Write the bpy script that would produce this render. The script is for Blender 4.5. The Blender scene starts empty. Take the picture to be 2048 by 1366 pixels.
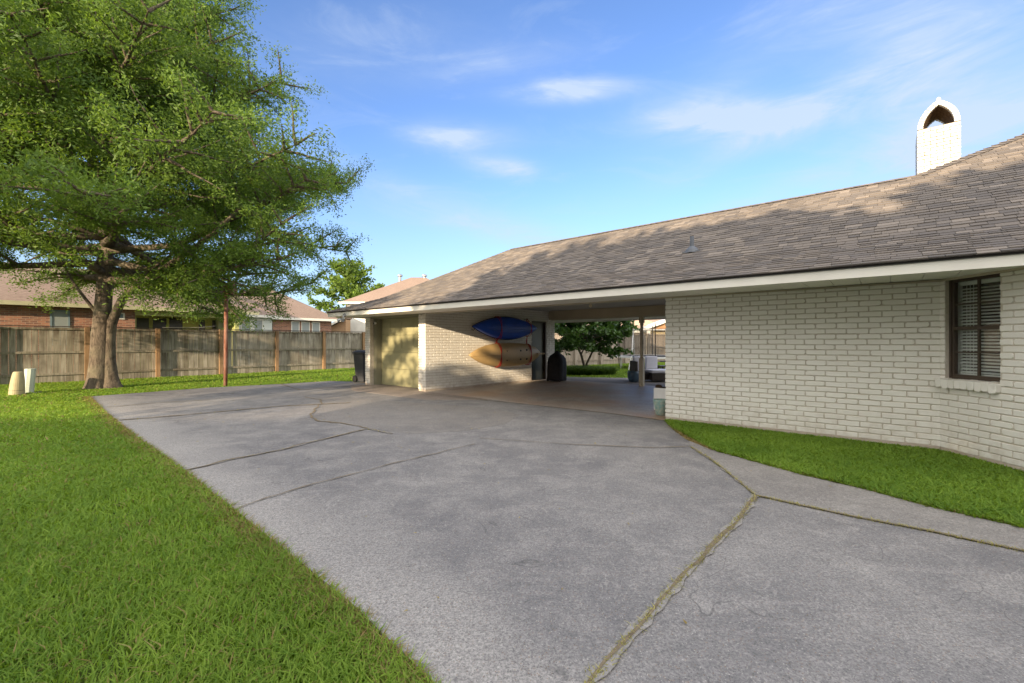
import bpy, math, random
import numpy as np
from mathutils import Vector
random.seed(7); RNG = np.random.default_rng(11)
C = bpy.context.scene.collection
PI = math.pi; R = math.radians
# ------------------------------------------------------------------ frame of the house: u runs left along the facade, v runs away
UX, UY = -.7584, .6518
VX, VY = .6518, .7584
def W(u, v, z=0.0): return Vector((u*UX+v*VX, u*UY+v*VY, z))
U3, V3, Z3 = Vector((UX, UY, 0)), Vector((VX, VY, 0)), Vector((0, 0, 1))
F, CX, CY, EYE = 880.0, 1024.0, 683.0, 1.4
def g(x, y, z=0.0):                                  # surveyed ground point
    Y = F*(EYE-z)/(y-CY); return Vector(((x-CX)/F*Y, Y, z))
def at(x, y, Y): return Vector(((x-CX)/F*Y, Y, EYE-(y-CY)/F*Y))
# ------------------------------------------------------------------ helpers
def mesh_obj(name, me, mat, parent=None, origin=None):
    o = bpy.data.objects.new(name, me); C.objects.link(o)
    if mat: me.materials.append(mat)
    if parent:
        o.parent = parent
    elif origin is not None:
        o.location = origin
    return o
def wloc(o):
    p = Vector((0, 0, 0))
    while o: p += Vector(o.location); o = o.parent
    return p
class MB:
    def __init__(s): s.v = []; s.f = []; s.t = []
    def add(s, vs, fs, tone=.5):
        n = len(s.v); s.v += [tuple(p) for p in vs]
        s.f += [tuple(i+n for i in f) for f in fs]; s.t += [tone]*len(fs); return s
    def box(s, o, a, b, c, tone=.5):
        o, a, b, c = Vector(o), Vector(a), Vector(b), Vector(c)
        if a.cross(b).dot(c) < 0: o = o + a; a = -a
        p = [o, o+a, o+a+b, o+b, o+c, o+a+c, o+a+b+c, o+b+c]
        return s.add(p, [(3, 2, 1, 0), (4, 5, 6, 7), (0, 1, 5, 4), (1, 2, 6, 5), (2, 3, 7, 6), (3, 0, 4, 7)], tone)
    def cbox(s, c, sx, sy, sz, ang=0, tone=.5):      # centred in xy, c.z bottom
        a = Vector((math.cos(ang), math.sin(ang), 0)); b = Vector((-math.sin(ang), math.cos(ang), 0))
        return s.box(Vector(c)-a*sx/2-b*sy/2, a*sx, b*sy, Z3*sz, tone)
    def hbox(s, u0, u1, v0, v1, z0, z1, tone=.5):    # box in house frame
        return s.box(W(u0, v0, z0), U3*(u1-u0), V3*(v1-v0), Z3*(z1-z0), tone)
    def poly(s, pts, tone=.5): return s.add(pts, [tuple(range(len(pts)))], tone)
    def prism(s, pts, d, tone=.5):                   # planar polygon extruded by d
        n = len(pts); pts = [Vector(p) for p in pts]; d = Vector(d)
        nr = sum(((pts[i]-pts[0]).cross(pts[(i+1) % n]-pts[0]) for i in range(n)), Vector())
        if nr.dot(d) > 0: pts = pts[::-1]
        fs = [tuple(range(n)), tuple(range(2*n-1, n-1, -1))]
        fs += [(i, i+n, (i+1) % n+n, (i+1) % n) for i in range(n)]
        return s.add(pts+[p+d for p in pts], fs, tone)
    def tube(s, path, rad, n=8, cap=True, tone=.5):
        path = [Vector(p) for p in path]; m = len(path)
        if not hasattr(rad, '__len__'): rad = [rad]*m
        t0 = (path[1]-path[0]).normalized()
        x = t0.cross(Z3 if abs(t0.z) < .9 else Vector((1, 0, 0))).normalized()
        vs = []; 
        for i in range(m):
            t = (path[min(i+1, m-1)]-path[max(i-1, 0)]).normalized()
            x = (x-t*x.dot(t)).normalized(); y = t.cross(x)
            for k in range(n):
                a = 2*PI*k/n; vs.append(path[i]+(x*math.cos(a)+y*math.sin(a))*rad[i])
        fs = [(i*n+k, i*n+(k+1) % n, (i+1)*n+(k+1) % n, (i+1)*n+k) for i in range(m-1) for k in range(n)]
        if cap: fs += [tuple(range(n-1, -1, -1)), tuple(range((m-1)*n, m*n))]
        return s.add(vs, fs, tone)
    def lathe(s, c, prof, n=20, tone=.5, sx=1, sy=1, tilt=(0, 0)):
        c = Vector(c); vs = []; m = len(prof)
        for r, z in prof:
            for k in range(n):
                a = 2*PI*k/n
                vs.append(c+Vector((r*sx*math.cos(a)+tilt[0]*z, r*sy*math.sin(a)+tilt[1]*z, z)))
        fs = [(i*n+k, i*n+(k+1) % n, (i+1)*n+(k+1) % n, (i+1)*n+k) for i in range(m-1) for k in range(n)]
        fs += [tuple(range(n-1, -1, -1)), tuple(range((m-1)*n, m*n))]
        return s.add(vs, fs, tone)
    def build(s, name, mat, parent=None, origin=None, smooth=False, bevel=0):
        org = wloc(parent) if parent else (Vector(origin) if origin is not None else Vector((0, 0, 0)))
        me = bpy.data.meshes.new(name)
        me.from_pydata([(x-org.x, y-org.y, z-org.z) for x, y, z in s.v], [], s.f)
        a = me.attributes.new('tone', 'FLOAT', 'FACE'); a.data.foreach_set('value', s.t)
        if smooth: me.polygons.foreach_set('use_smooth', [True]*len(me.polygons))
        me.update()
        o = mesh_obj(name, me, mat, parent, org if not parent else None)
        if bevel:
            b = o.modifiers.new('bevel', 'BEVEL'); b.width = bevel; b.segments = 2; b.limit_method = 'ANGLE'
        return o
def np_mesh(name, vs, fs, tone, mat, parent=None, origin=None, smooth=False):
    org = wloc(parent) if parent else (Vector(origin) if origin is not None else Vector((0, 0, 0)))
    vs = vs-np.array(org); k = fs.shape[1]
    me = bpy.data.meshes.new(name)
    me.vertices.add(len(vs)); me.vertices.foreach_set('co', vs.astype(np.float32).ravel())
    me.loops.add(fs.size); me.loops.foreach_set('vertex_index', fs.astype(np.int32).ravel())
    me.polygons.add(len(fs)); me.polygons.foreach_set('loop_start', np.arange(0, fs.size, k, dtype=np.int32))
    me.polygons.foreach_set('loop_total', np.full(len(fs), k, dtype=np.int32))
    a = me.attributes.new('tone', 'FLOAT', 'FACE'); a.data.foreach_set('value', tone.astype(np.float32))
    if smooth: me.polygons.foreach_set('use_smooth', np.ones(len(fs), dtype=bool))
    me.update(calc_edges=True); me.validate()
    return mesh_obj(name, me, mat, parent, org if not parent else None)
def tag(o, label=None, cat=None, group=None, kind=None):
    if label: o['label'] = label
    if cat: o['category'] = cat
    if group: o['group'] = group
    if kind: o['kind'] = kind
    return o
def thing(name, loc, label, cat, group=None):
    o = bpy.data.objects.new(name, None); C.objects.link(o); o.location = loc; o.empty_display_size = .2
    return tag(o, label, cat, group)
def struct(o): o['kind'] = 'structure'; return o
# ------------------------------------------------------------------ materials
class NT:
    def __init__(s, name):
        s.m = bpy.data.materials.new(name); s.m.use_nodes = True; s.n = s.m.node_tree; s.n.nodes.clear()
        s.out = s.n.nodes.new('ShaderNodeOutputMaterial')
    def N(s, t, **kw):
        n = s.n.nodes.new('ShaderNode'+t)
        for k, v in kw.items():
            if k in n.inputs: s.set(n.inputs[k], v)
            else: setattr(n, k, v)
        return n
    def set(s, inp, v):
        if isinstance(v, bpy.types.NodeSocket): s.n.links.new(v, inp)
        elif isinstance(v, (tuple, list)) and len(v) == 3 and inp.type == 'RGBA': inp.default_value = (*v, 1)
        else: inp.default_value = v
    def math(s, op, a, b=0, clamp=False):
        n = s.n.nodes.new('ShaderNodeMath'); n.operation = op; n.use_clamp = clamp; s.set(n.inputs[0], a); s.set(n.inputs[1], b); return n.outputs[0]
    def dot(s, v, w):
        n = s.n.nodes.new('ShaderNodeVectorMath'); n.operation = 'DOT_PRODUCT'; s.set(n.inputs[0], v); n.inputs[1].default_value = w; return n.outputs['Value']
    def mix(s, f, a, b, mode='MIX'):
        n = s.n.nodes.new('ShaderNodeMix'); n.data_type = 'RGBA'; n.blend_type = mode
        s.set(n.inputs[0], f); s.set(n.inputs[6], a); s.set(n.inputs[7], b); return n.outputs[2]
    def ramp(s, f, a, b, c0=0.0, c1=1.0):
        n = s.n.nodes.new('ShaderNodeMapRange'); n.clamp = True
        s.set(n.inputs[0], f); n.inputs[1].default_value = a; n.inputs[2].default_value = b; n.inputs[3].default_value = c0; n.inputs[4].default_value = c1
        return n.outputs[0]
    def noise(s, sc, det=4, vec=None, rough=.55, dist=0):
        n = s.N('TexNoise'); n.inputs['Scale'].default_value = sc; n.inputs['Detail'].default_value = det
        n.inputs['Roughness'].default_value = rough; n.inputs['Distortion'].default_value = dist
        s.set(n.inputs['Vector'], vec if vec is not None else s.co()); return n.outputs['Fac']
    def co(s, world=True):
        return s.N('NewGeometry').outputs['Position']
    def scaled(s, sx, sy, sz, rot=0):
        n = s.N('Mapping'); s.set(n.inputs['Vector'], s.co()); n.inputs['Scale'].default_value = (sx, sy, sz); n.inputs['Rotation'].default_value = (0, 0, rot); return n.outputs[0]
    def tone(s): n = s.N('Attribute'); n.attribute_name = 'tone'; return n.outputs['Fac']
    def bump(s, h, st=.3, d=.01):
        n = s.N('Bump'); n.inputs['Strength'].default_value = st; n.inputs['Distance'].default_value = d; s.set(n.inputs['Height'], h); return n.outputs[0]
    def pbr(s, col, rough=.7, normal=None, spec=.5, metal=0, trans=0, coat=0):
        b = s.N('BsdfPrincipled'); s.set(b.inputs['Base Color'], col); s.set(b.inputs['Roughness'], rough)
        b.inputs['Specular IOR Level'].default_value = spec; b.inputs['Metallic'].default_value = metal
        if coat: b.inputs['Coat Weight'].default_value = coat
        if normal: s.set(b.inputs['Normal'], normal)
        s.n.links.new(b.outputs[0], s.out.inputs[0]); s.b = b; return s.m
def basic(name, c1, c2=None, scale=6, rough=.6, bump=.15, spec=.4, metal=0, stretch=None, bd=.004, tone=0, bscale=None, coat=0):
    k = NT(name); c2 = c2 or tuple(x*.82 for x in c1)
    vec = k.scaled(*stretch) if stretch else k.co()
    n = k.noise(scale, 5, vec); f = k.ramp(n, .32, .68)
    col = k.mix(f, c1, c2)
    if tone: col = k.mix(k.ramp(k.tone(), 0, 1, 0, tone), col, tuple(x*.45 for x in c1))
    b = k.bump(k.noise(bscale or scale*9, 4, vec), bump, bd)
    return k.pbr(col, rough, b, spec, metal, coat=coat)
def painted_brick(name, base, dirt):
    k = NT(name)
    n1 = k.noise(1.3, 4); n2 = k.noise(38, 5); n3 = k.noise(9, 3)
    col = k.mix(k.ramp(n1, .35, .7, 0, .4), base, tuple(x*.9 for x in base))
    col = k.mix(k.ramp(k.tone(), 0, 1, 0, .16), col, dirt)
    col = k.mix(k.ramp(n2, .6, .78, 0, .3), col, dirt)
    z = k.N('SeparateXYZ'); k.set(z.inputs[0], k.co())
    low = k.math('MULTIPLY', k.ramp(z.outputs[2], .55, .02), k.ramp(n3, .35, .7))
    col = k.mix(k.math('MULTIPLY', low, .5), col, (.42, .33, .25))
    h = k.math('ADD', k.math('MULTIPLY', n2, .6), k.noise(120, 3))
    return k.pbr(col, .62, k.bump(h, .35, .004), .35)
M = {}
M['brick'] = painted_brick('painted_brick', (.745, .715, .65), (.58, .53, .45))
M['mortar'] = basic('painted_mortar', (.59, .54, .46), (.48, .42, .34), 14, .8, .5, .2)
M['foundation'] = basic('foundation_concrete', (.52, .44, .36), (.40, .33, .26), 5, .85, .5, .2)
M['trim'] = basic('cream_trim_paint', (.79, .755, .67), (.74, .70, .62), 3, .5, .08, .4)
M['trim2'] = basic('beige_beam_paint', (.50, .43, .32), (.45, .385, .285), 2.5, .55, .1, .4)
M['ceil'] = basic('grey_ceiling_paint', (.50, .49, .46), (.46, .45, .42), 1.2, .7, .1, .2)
M['drip'] = basic('dark_drip_edge', (.035, .03, .028), None, 6, .5, .1)
M['olive'] = basic('olive_door_paint', (.34, .315, .175), (.31, .29, .16), 2.2, .42, .06, .5)
M['olivedk'] = basic('olive_jamb_paint', (.26, .25, .17), (.22, .21, .15), 2, .5, .1)
M['doorgreen'] = basic('grey_green_door_paint', (.11, .12, .10), (.09, .10, .085), 2, .4, .05)
M['black'] = basic('black_fabric', (.012, .012, .016), (.02, .02, .025), 8, .75, .6, .3, bd=.01)
M['binplastic'] = basic('charcoal_bin_plastic', (.035, .036, .04), (.042, .043, .048), 8, .65, .15, .5)
M['rubber'] = basic('black_rubber', (.015, .015, .015), None, 8, .8, .1)
M['brown'] = basic('dark_bronze_frame', (.065, .045, .03), (.05, .036, .026), 6, .42, .1, .5)
M['white'] = basic('white_plastic', (.78, .77, .74), (.72, .71, .68), 6, .45, .05)
M['blue'] = basic('blue_kayak_plastic', (.008, .075, .50), (.006, .055, .38), 2.5, .38, .05, .5)
M['tan'] = basic('tan_kayak_plastic', (.40, .27, .12), (.34, .23, .10), 2.5, .45, .05, .5)
M['red'] = basic('red_webbing', (.42, .03, .02), (.33, .02, .015), 20, .8, .3)
M['rust'] = basic('rusty_painted_steel', (.17, .05, .028), (.30, .17, .12), 9, .8, .6, .3, stretch=(1, 1, .35))
M['steel'] = basic('galvanised_steel', (.36, .37, .38), None, 5, .4, .05, .5, .6)
M['pipe'] = basic('grey_lead_pipe', (.13, .14, .16), (.10, .11, .13), 6, .55, .1, .5)
M['bulb'] = basic('frosted_lamp_glass', (.75, .66, .5), None, 6, .3, 0)
M['tealglaze'] = basic('crackled_teal_glaze', (.16, .33, .32), (.42, .45, .36), 22, .3, .2, .5)
M['blueglaze'] = basic('slate_blue_glaze', (.05, .09, .14), (.07, .12, .17), 6, .3, .1, .5)
M['soil'] = basic('brown_soil', (.07, .045, .03), (.11, .075, .05), 25, .95, 1, .1, bd=.02)
M['wicker'] = basic('dark_wicker', (.03, .022, .018), (.05, .038, .03), 40, .6, 1, .4, bd=.006)
M['cushion'] = basic('pale_cushion_fabric', (.62, .62, .68), (.56, .56, .62), 6, .85, .2)
M['blind'] = basic('white_blind_slat', (.82, .81, .77), None, 6, .4, 0)
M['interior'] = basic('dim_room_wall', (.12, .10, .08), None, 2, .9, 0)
M['cable'] = M['rubber']
M['ped1'] = basic('weathered_tan_pedestal', (.42, .35, .20), (.34, .29, .17), 7, .6, .1)
M['ped2'] = basic('pale_green_pedestal', (.55, .60, .50), (.50, .55, .46), 7, .5, .08)
def glass():
    k = NT('window_glass'); a = k.N('BsdfTransparent', Color=(.95, .97, .96)); b = k.N('BsdfGlossy', Color=(1, 1, 1), Roughness=.03)
    fr = k.N('Fresnel', IOR=1.5); bf = k.N('NewGeometry').outputs['Backfacing']; m = k.N('MixShader'); k.set(m.inputs[0], k.math('MULTIPLY', k.math('ADD', fr.outputs[0], .03), k.math('SUBTRACT', 1, bf))); k.set(m.inputs[1], a.outputs[0]); k.set(m.inputs[2], b.outputs[0])
    k.n.links.new(m.outputs[0], k.out.inputs[0]); return k.m
M['glass'] = glass()
def net():
    k = NT('safety_net'); a = k.N('BsdfTransparent'); b = k.N('BsdfDiffuse', Color=(.05, .045, .04)); m = k.N('MixShader', Fac=.35)
    k.set(m.inputs[1], a.outputs[0]); k.set(m.inputs[2], b.outputs[0]); k.n.links.new(m.outputs[0], k.out.inputs[0]); return k.m
M['net'] = net()
def leafmat(name, dark, light, trans=.35, rough=.55, spec=.3):
    k = NT(name); t = k.tone(); col = k.mix(k.ramp(t, 0, 1), dark, light)
    n = k.noise(1.1, 3); col = k.mix(k.ramp(n, .35, .7, 0, .45), col, tuple(x*.72 for x in dark))
    k.pbr(col, rough, None, spec)
    tr = k.N('BsdfTranslucent'); k.set(tr.inputs[0], k.mix(.5, col, (light[0]*1.5, light[1]*1.5, light[2]*.5), 'MIX'))
    m = k.N('MixShader', Fac=trans); k.set(m.inputs[1], k.b.outputs[0]); k.set(m.inputs[2], tr.outputs[0]); k.n.links.new(m.outputs[0], k.out.inputs[0]); return k.m
M['oakleaf'] = leafmat('oak_leaves', (.05, .102, .02), (.205, .31, .045), .42)
M['farleaf'] = leafmat('far_tree_leaves', (.07, .12, .02), (.17, .26, .03), .35)
M['gloss'] = leafmat('glossy_shrub_leaves', (.025, .065, .012), (.08, .16, .02), .25, .4, .5)
M['grassblade'] = leafmat('lawn_blades', (.10, .205, .025), (.35, .48, .07), .42, .6, .25)
M['drygrass'] = leafmat('dry_grass_blades', (.22, .16, .06), (.40, .32, .14), .25, .8, .1)
def bark():
    k = NT('oak_bark'); v = k.scaled(1, 1, .35)
    n = k.noise(14, 6, v, .65, .6); n2 = k.noise(2.2, 3); n3 = k.noise(60, 4, v)
    col = k.mix(k.ramp(n, .35, .65), (.06, .047, .035), (.175, .138, .103)); col = k.mix(k.ramp(n2, .45, .7, 0, .5), col, (.20, .18, .12))
    return k.pbr(col, .9, k.bump(k.math('ADD', n, k.math('MULTIPLY', n3, .4)), .9, .03), .15)
M['bark'] = bark()
def shingle(name, lo, hi):
    k = NT(name); t = k.tone(); gr = k.noise(260, 2); n = k.noise(.7, 4); s = k.noise(6, 4, k.scaled(1, 1, .5))
    col = k.mix(k.ramp(t, 0, .8), lo, hi); col = k.mix(k.ramp(t, .86, .93, 0, .8), col, tuple(x*1.28 for x in hi))
    col = k.mix(k.ramp(n, .4, .7, 0, .3), col, tuple(x*.75 for x in lo)); col = k.mix(k.ramp(s, .5, .75, 0, .25), col, lo)
    col = k.mix(k.ramp(gr, .35, .65, .0, .35), col, tuple(x*.5 for x in lo))
    return k.pbr(col, .9, k.bump(gr, .5, .003), .15)
M['shingle'] = shingle('asphalt_shingles', (.150, .133, .122), (.245, .208, .175))
def farroof(name, a, b):
    k = NT(name); z = k.N('SeparateXYZ'); k.set(z.inputs[0], k.co())
    saw = k.math('FRACT', k.math('MULTIPLY', z.outputs[2], 13)); n = k.noise(9, 4, k.scaled(1, 1, 3)); n2 = k.noise(.8, 3)
    col = k.mix(k.ramp(n, .35, .65), a, b); col = k.mix(k.ramp(saw, .75, 1, 0, .5), col, tuple(x*.5 for x in a)); col = k.mix(k.ramp(n2, .4, .7, 0, .3), col, tuple(x*.8 for x in a))
    return k.pbr(col, .92, k.bump(saw, .3, .02), .1)
M['farroof'] = farroof('neighbour_shingles', (.235, .17, .135), (.30, .225, .18))
M['farroof2'] = farroof('pale_neighbour_shingles', (.40, .30, .22), (.46, .35, .27))
def redbrick():
    k = NT('red_blend_brick'); p = k.co(); x = k.math('ADD', k.dot(p, (UX, UY, 0)), k.dot(p, (VX, VY, 0))); z = k.dot(p, (0, 0, 1))
    cv = k.N('CombineXYZ'); k.set(cv.inputs[0], x); k.set(cv.inputs[1], z)
    b = k.N('TexBrick'); k.set(b.inputs['Vector'], cv.outputs[0]); b.inputs['Scale'].default_value = 1
    b.inputs['Brick Width'].default_value = .22; b.inputs['Row Height'].default_value = .075; b.inputs['Mortar Size'].default_value = .008
    b.inputs['Color1'].default_value = (.42, .19, .12, 1); b.inputs['Color2'].default_value = (.17, .09, .075, 1); b.inputs['Mortar'].default_value = (.38, .30, .22, 1); b.inputs['Bias'].default_value = -.1
    cell = k.N('TexWhiteNoise'); n = k.noise(5, 3)
    col = k.mix(k.ramp(n, .5, .7, 0, .5), b.outputs['Color'], (.42, .24, .15))
    return k.pbr(col, .85, k.bump(b.outputs['Fac'], -.4, .01), .15)
M['redbrick'] = redbrick()
M['siding'] = basic('white_siding', (.72, .74, .68), (.68, .70, .64), 1, .6, .05)
M['yellowwall'] = basic('yellow_porch_paint', (.50, .50, .20), (.46, .46, .18), 1.5, .6, .05)
M['stucco'] = basic('cream_stucco', (.78, .76, .70), None, 2, .8, .1)
M['screen'] = basic('dark_window_screen', (.07, .065, .055), (.05, .048, .04), 3, .25, 0, .6)
M['blindwin'] = basic('window_with_shade', (.30, .33, .31), (.27, .30, .29), 2, .3, 0, .6)
M['bluewin'] = basic('blue_frame', (.20, .27, .30), None, 4, .4, 0)
def wood(name, a, b, c):
    k = NT(name); v = k.scaled(14, 14, .8); n = k.noise(1.6, 5, v, .6); n2 = k.noise(1.7, 4, k.scaled(1, 1, .7)); t = k.tone()
    z = k.N('SeparateXYZ'); k.set(z.inputs[0], k.co())
    col = k.mix(k.ramp(t, 0, 1), a, b); col = k.mix(k.ramp(n, .42, .66, 0, .7), col, tuple(x*.6 for x in a))
    top = k.math('MULTIPLY', k.ramp(z.outputs[2], 1.2, 1.85), k.ramp(k.noise(3.2, 4, k.scaled(3, 3, .5)), .45, .6))
    mid = k.math('MULTIPLY', k.ramp(z.outputs[2], .55, .92), k.ramp(z.outputs[2], .98, .94)); mid = k.math('MULTIPLY', mid, k.ramp(k.noise(2.4, 3, k.scaled(4, 4, .3)), .5, .62))
    col = k.mix(k.math('MULTIPLY', k.math('MAXIMUM', top, mid), .75), col, c)
    col = k.mix(k.ramp(n2, .5, .7, 0, .45), col, tuple(x*.7 for x in c))
    return k.pbr(col, .88, k.bump(n, .5, .006), .15)
M['fence'] = wood('weathered_fence_boards', (.26, .23, .17), (.42, .38, .31), (.085, .06, .042))
M['post'] = wood('orange_fence_posts', (.38, .23, .12), (.33, .21, .12), (.16, .095, .055))
M['fence2'] = wood('pale_back_fence_boards', (.36, .30, .24), (.46, .39, .32), (.28, .21, .16))
# concrete driveway
def concrete(name, base, lite, dark, speck=.5, warm=None, gloss=.85, blot=1.0, margin=False):
    k = NT(name); p = k.co()
    big = k.noise(.55, 5, None, .6, .4); mid = k.noise(2.6, 6, None, .65, .3)
    swirl = k.noise(1.6, 5, k.scaled(.5, 2.2, 1, .72), .6, 1.6)
    vo = k.N('TexVoronoi'); k.set(vo.inputs['Vector'], p); vo.inputs['Scale'].default_value = 105
    vo2 = k.N('TexVoronoi'); k.set(vo2.inputs['Vector'], p); vo2.inputs['Scale'].default_value = 210
    col = k.mix(k.ramp(big, .36, .66), base, dark)
    col = k.mix(k.ramp(mid, .45, .75, 0, .55*blot), col, lite)
    col = k.mix(k.ramp(swirl, .55, .72, 0, .35*blot), col, lite)
    if warm: col = k.mix(k.ramp(k.noise(.8, 4, k.scaled(1, 1, 1, .4)), .42, .66, 0, .8), col, warm)
    if margin:                                        # sun bleached, washed strip along the lawn side
        a, b = g(179, 793), g(870, 1366); t = (b-a).normalized(); nn = Vector((-t.y, t.x, 0)); dd = k.math('SUBTRACT', k.dot(p, tuple(nn)), nn.dot(a))
        dd = k.math('ADD', dd, k.math('MULTIPLY', k.math('SUBTRACT', k.noise(1.3, 5), .5), 1.6)); col = k.mix(k.ramp(dd, .75, .15, 0, .65), col, lite)
    rnd = k.N('SeparateColor'); k.set(rnd.inputs[0], vo.outputs['Color'])
    rnd2 = k.N('SeparateColor'); k.set(rnd2.inputs[0], vo2.outputs['Color'])
    s1 = k.math('MULTIPLY', k.ramp(rnd.outputs[0], .72, .85), k.ramp(vo.outputs['Distance'], .42, .2))
    s2 = k.ramp(rnd2.outputs[1], .25, .05)
    col = k.mix(k.math('MULTIPLY', s1, speck), col, (.50, .47, .425))
    s3 = k.math('MULTIPLY', k.ramp(rnd.outputs[1], .82, .92), k.ramp(vo.outputs['Distance'], .45, .25))
    col = k.mix(k.math('MULTIPLY', s3, speck*.8), col, (.26, .16, .09))
    col = k.mix(k.math('MULTIPLY', s2, speck*.55), col, tuple(x*.35 for x in dark))
    fine = k.noise(70, 3)
    col = k.mix(k.ramp(fine, .4, .62, 0, .5), col, tuple(x*.6 for x in dark))
    cn = k.noise(.9, 3, None, .5, .5); cr_ = k.ramp(k.math('ABSOLUTE', k.math('SUBTRACT', cn, .52)), .0, .0035, 1, 0)
    cr_ = k.math('MULTIPLY', cr_, k.ramp(k.noise(1.4, 2), .5, .56)); col = k.mix(k.math('MULTIPLY', cr_, .55), col, tuple(x*.35 for x in dark))
    sn = k.noise(1.1, 4, k.scaled(1, 1, 1, .9), .55, 2.2); sl = k.ramp(k.math('ABSOLUTE', k.math('SUBTRACT', sn, .47)), .0, .009, 1, 0)
    sl = k.math('MULTIPLY', sl, k.ramp(k.noise(.9, 3, k.scaled(1, 1, 1, 2)), .48, .6)); col = k.mix(k.math('MULTIPLY', sl, .35*blot), col, lite)
    grit = k.noise(26, 5, None, .75); col = k.mix(k.ramp(grit, .35, .5, .35, 0), col, tuple(x*.55 for x in dark)); col = k.mix(k.ramp(grit, .55, .72, 0, .35), col, lite)
    h = k.math('ADD', k.math('MULTIPLY', vo2.outputs['Distance'], .5), k.math('ADD', fine, k.math('MULTIPLY', mid, .8)))
    return k.pbr(col, gloss, k.bump(h, .45, .006), .25)
M['drive'] = concrete('aggregate_driveway', (.285, .271, .26), (.475, .445, .41), (.165, .16, .165), 1.0, None, .85, 1.0, True)
M['drivewarm'] = concrete('smooth_apron_concrete', (.33, .28, .24), (.44, .38, .33), (.24, .20, .18), .3)
M['slab'] = concrete('stained_carport_slab', (.42, .355, .30), (.54, .50, .45), (.26, .22, .19), .05, (.40, .24, .14), .42, 1.3)
M['patio'] = concrete('pebble_patio', (.27, .25, .24), (.38, .36, .34), (.18, .165, .16), 1)
M['walk'] = concrete('grey_walkway', (.31, .29, .265), (.44, .41, .37), (.22, .205, .195), .95)
M['crack'] = basic('dark_dirt_in_joint', (.15, .12, .085), (.24, .195, .13), 18, .95, .6, .1)
M['edge'] = basic('pale_worn_concrete', (.36, .34, .31), (.28, .265, .25), 9, .9, .4, .1)
def lawn():
    k = NT('lawn_soil'); n = k.noise(3, 5); n2 = k.noise(40, 4)
    col = k.mix(k.ramp(n, .35, .65), (.05, .085, .014), (.085, .12, .02)); col = k.mix(k.ramp(n2, .5, .7, 0, .8), col, (.085, .075, .035))
    return k.pbr(col, .95, k.bump(n2, 1, .03), .1)
M['lawn'] = lawn()
# ------------------------------------------------------------------ ground, driveway
mb = MB(); mb.poly([(-400, -300, -.035), (400, -300, -.035), (400, 600, -.035), (-400, 600, -.035)])
struct(mb.build('ground', M['lawn']))
EL = [g(179, 793), g(205, 820), g(240, 848), g(293, 887), g(376, 946), g(477, 1024), g(596, 1120), g(700, 1203), g(870, 1366)]
d = (EL[-1]-EL[-2]).normalized()
EL += [EL[-1]+d*1.2, Vector((.35, -8, 0))]
edgeR = [g(1332, 843), g(1352, 864), g(1377, 881), g(1420, 899), g(1484, 917), g(1600, 949), g(1729, 979), g(1857, 1014), g(2048, 1057)]
dr = (edgeR[-1]-edgeR[-2]).normalized(); edgeR += [edgeR[-1]+dr*2, edgeR[-1]+dr*4]
topE = [g(420, 775), g(560, 768), g(660, 762), W(13.05, 8.6)]
C1 = W(9.835, 7.74); W1 = W(3.03, 7.74); W2 = Vector((5.48, 5.63, 0))
poly = EL[::-1]+topE+[W(12.93, 8.7), W(3.03, 8.7), W(3.03, 7.60)]+edgeR[:]+[Vector((9, -8, 0))]
def sheet(name, pts, z, mat, thick=.12):
    m = MB(); m.prism([(p[0], p[1], z) for p in pts], (0, 0, -thick)); return struct(m.build(name, mat))
sheet('driveway', poly, 0.0, M['drive'])
# carport slab and smooth apron in front of the garage
sheet('carport_floor', [W(9.84, 7.72), W(3.02, 7.72), W(3.02, 13.35), W(9.5, 13.35)], .006, M['slab'], .1)
sheet('garage_apron', [g(705, 781), g(852, 800), g(1000, 800), g(1100, 812), W(9.84, 7.73), W(9.84, 8.6), W(13.03, 8.6), g(700, 772)], .004, M['drivewarm'], .1)
sheet('patio', [W(12.9, 13.40), W(-3, 13.40), W(-3, 18), W(4.6, 17.6), W(6.4, 16.8), W(8.2, 15.6), W(9.4, 14.95), W(12.9, 14.9)], -.012, M['patio'], .1)
walk = [g(1381, 894), g(1429, 924), g(1512, 992), g(1600, 1011), g(1729, 1039), g(1857, 1063), g(2048, 1104)]
dw = (walk[-1]-walk[-2]).normalized(); wk2 = walk+[walk[-1]+dw*3.5]
sheet('walkway', wk2+[edgeR[-1]]+edgeR[::-1][1:-2], .004, M['walk'], .1)
sheet('driveway_patch', [g(612, 795), g(640, 800), g(645, 806), g(632, 816), g(622, 832), g(632, 842), g(690, 848), g(735, 857), g(820, 868), g(930, 862), g(1010, 848), g(1040, 830), g(980, 815), g(850, 808), g(760, 800), g(680, 794)], .0025, concrete('patched_aggregate', (.262, .246, .232), (.38, .35, .32), (.17, .162, .16), 1.0, (.275, .25, .228)), .1)
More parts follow.
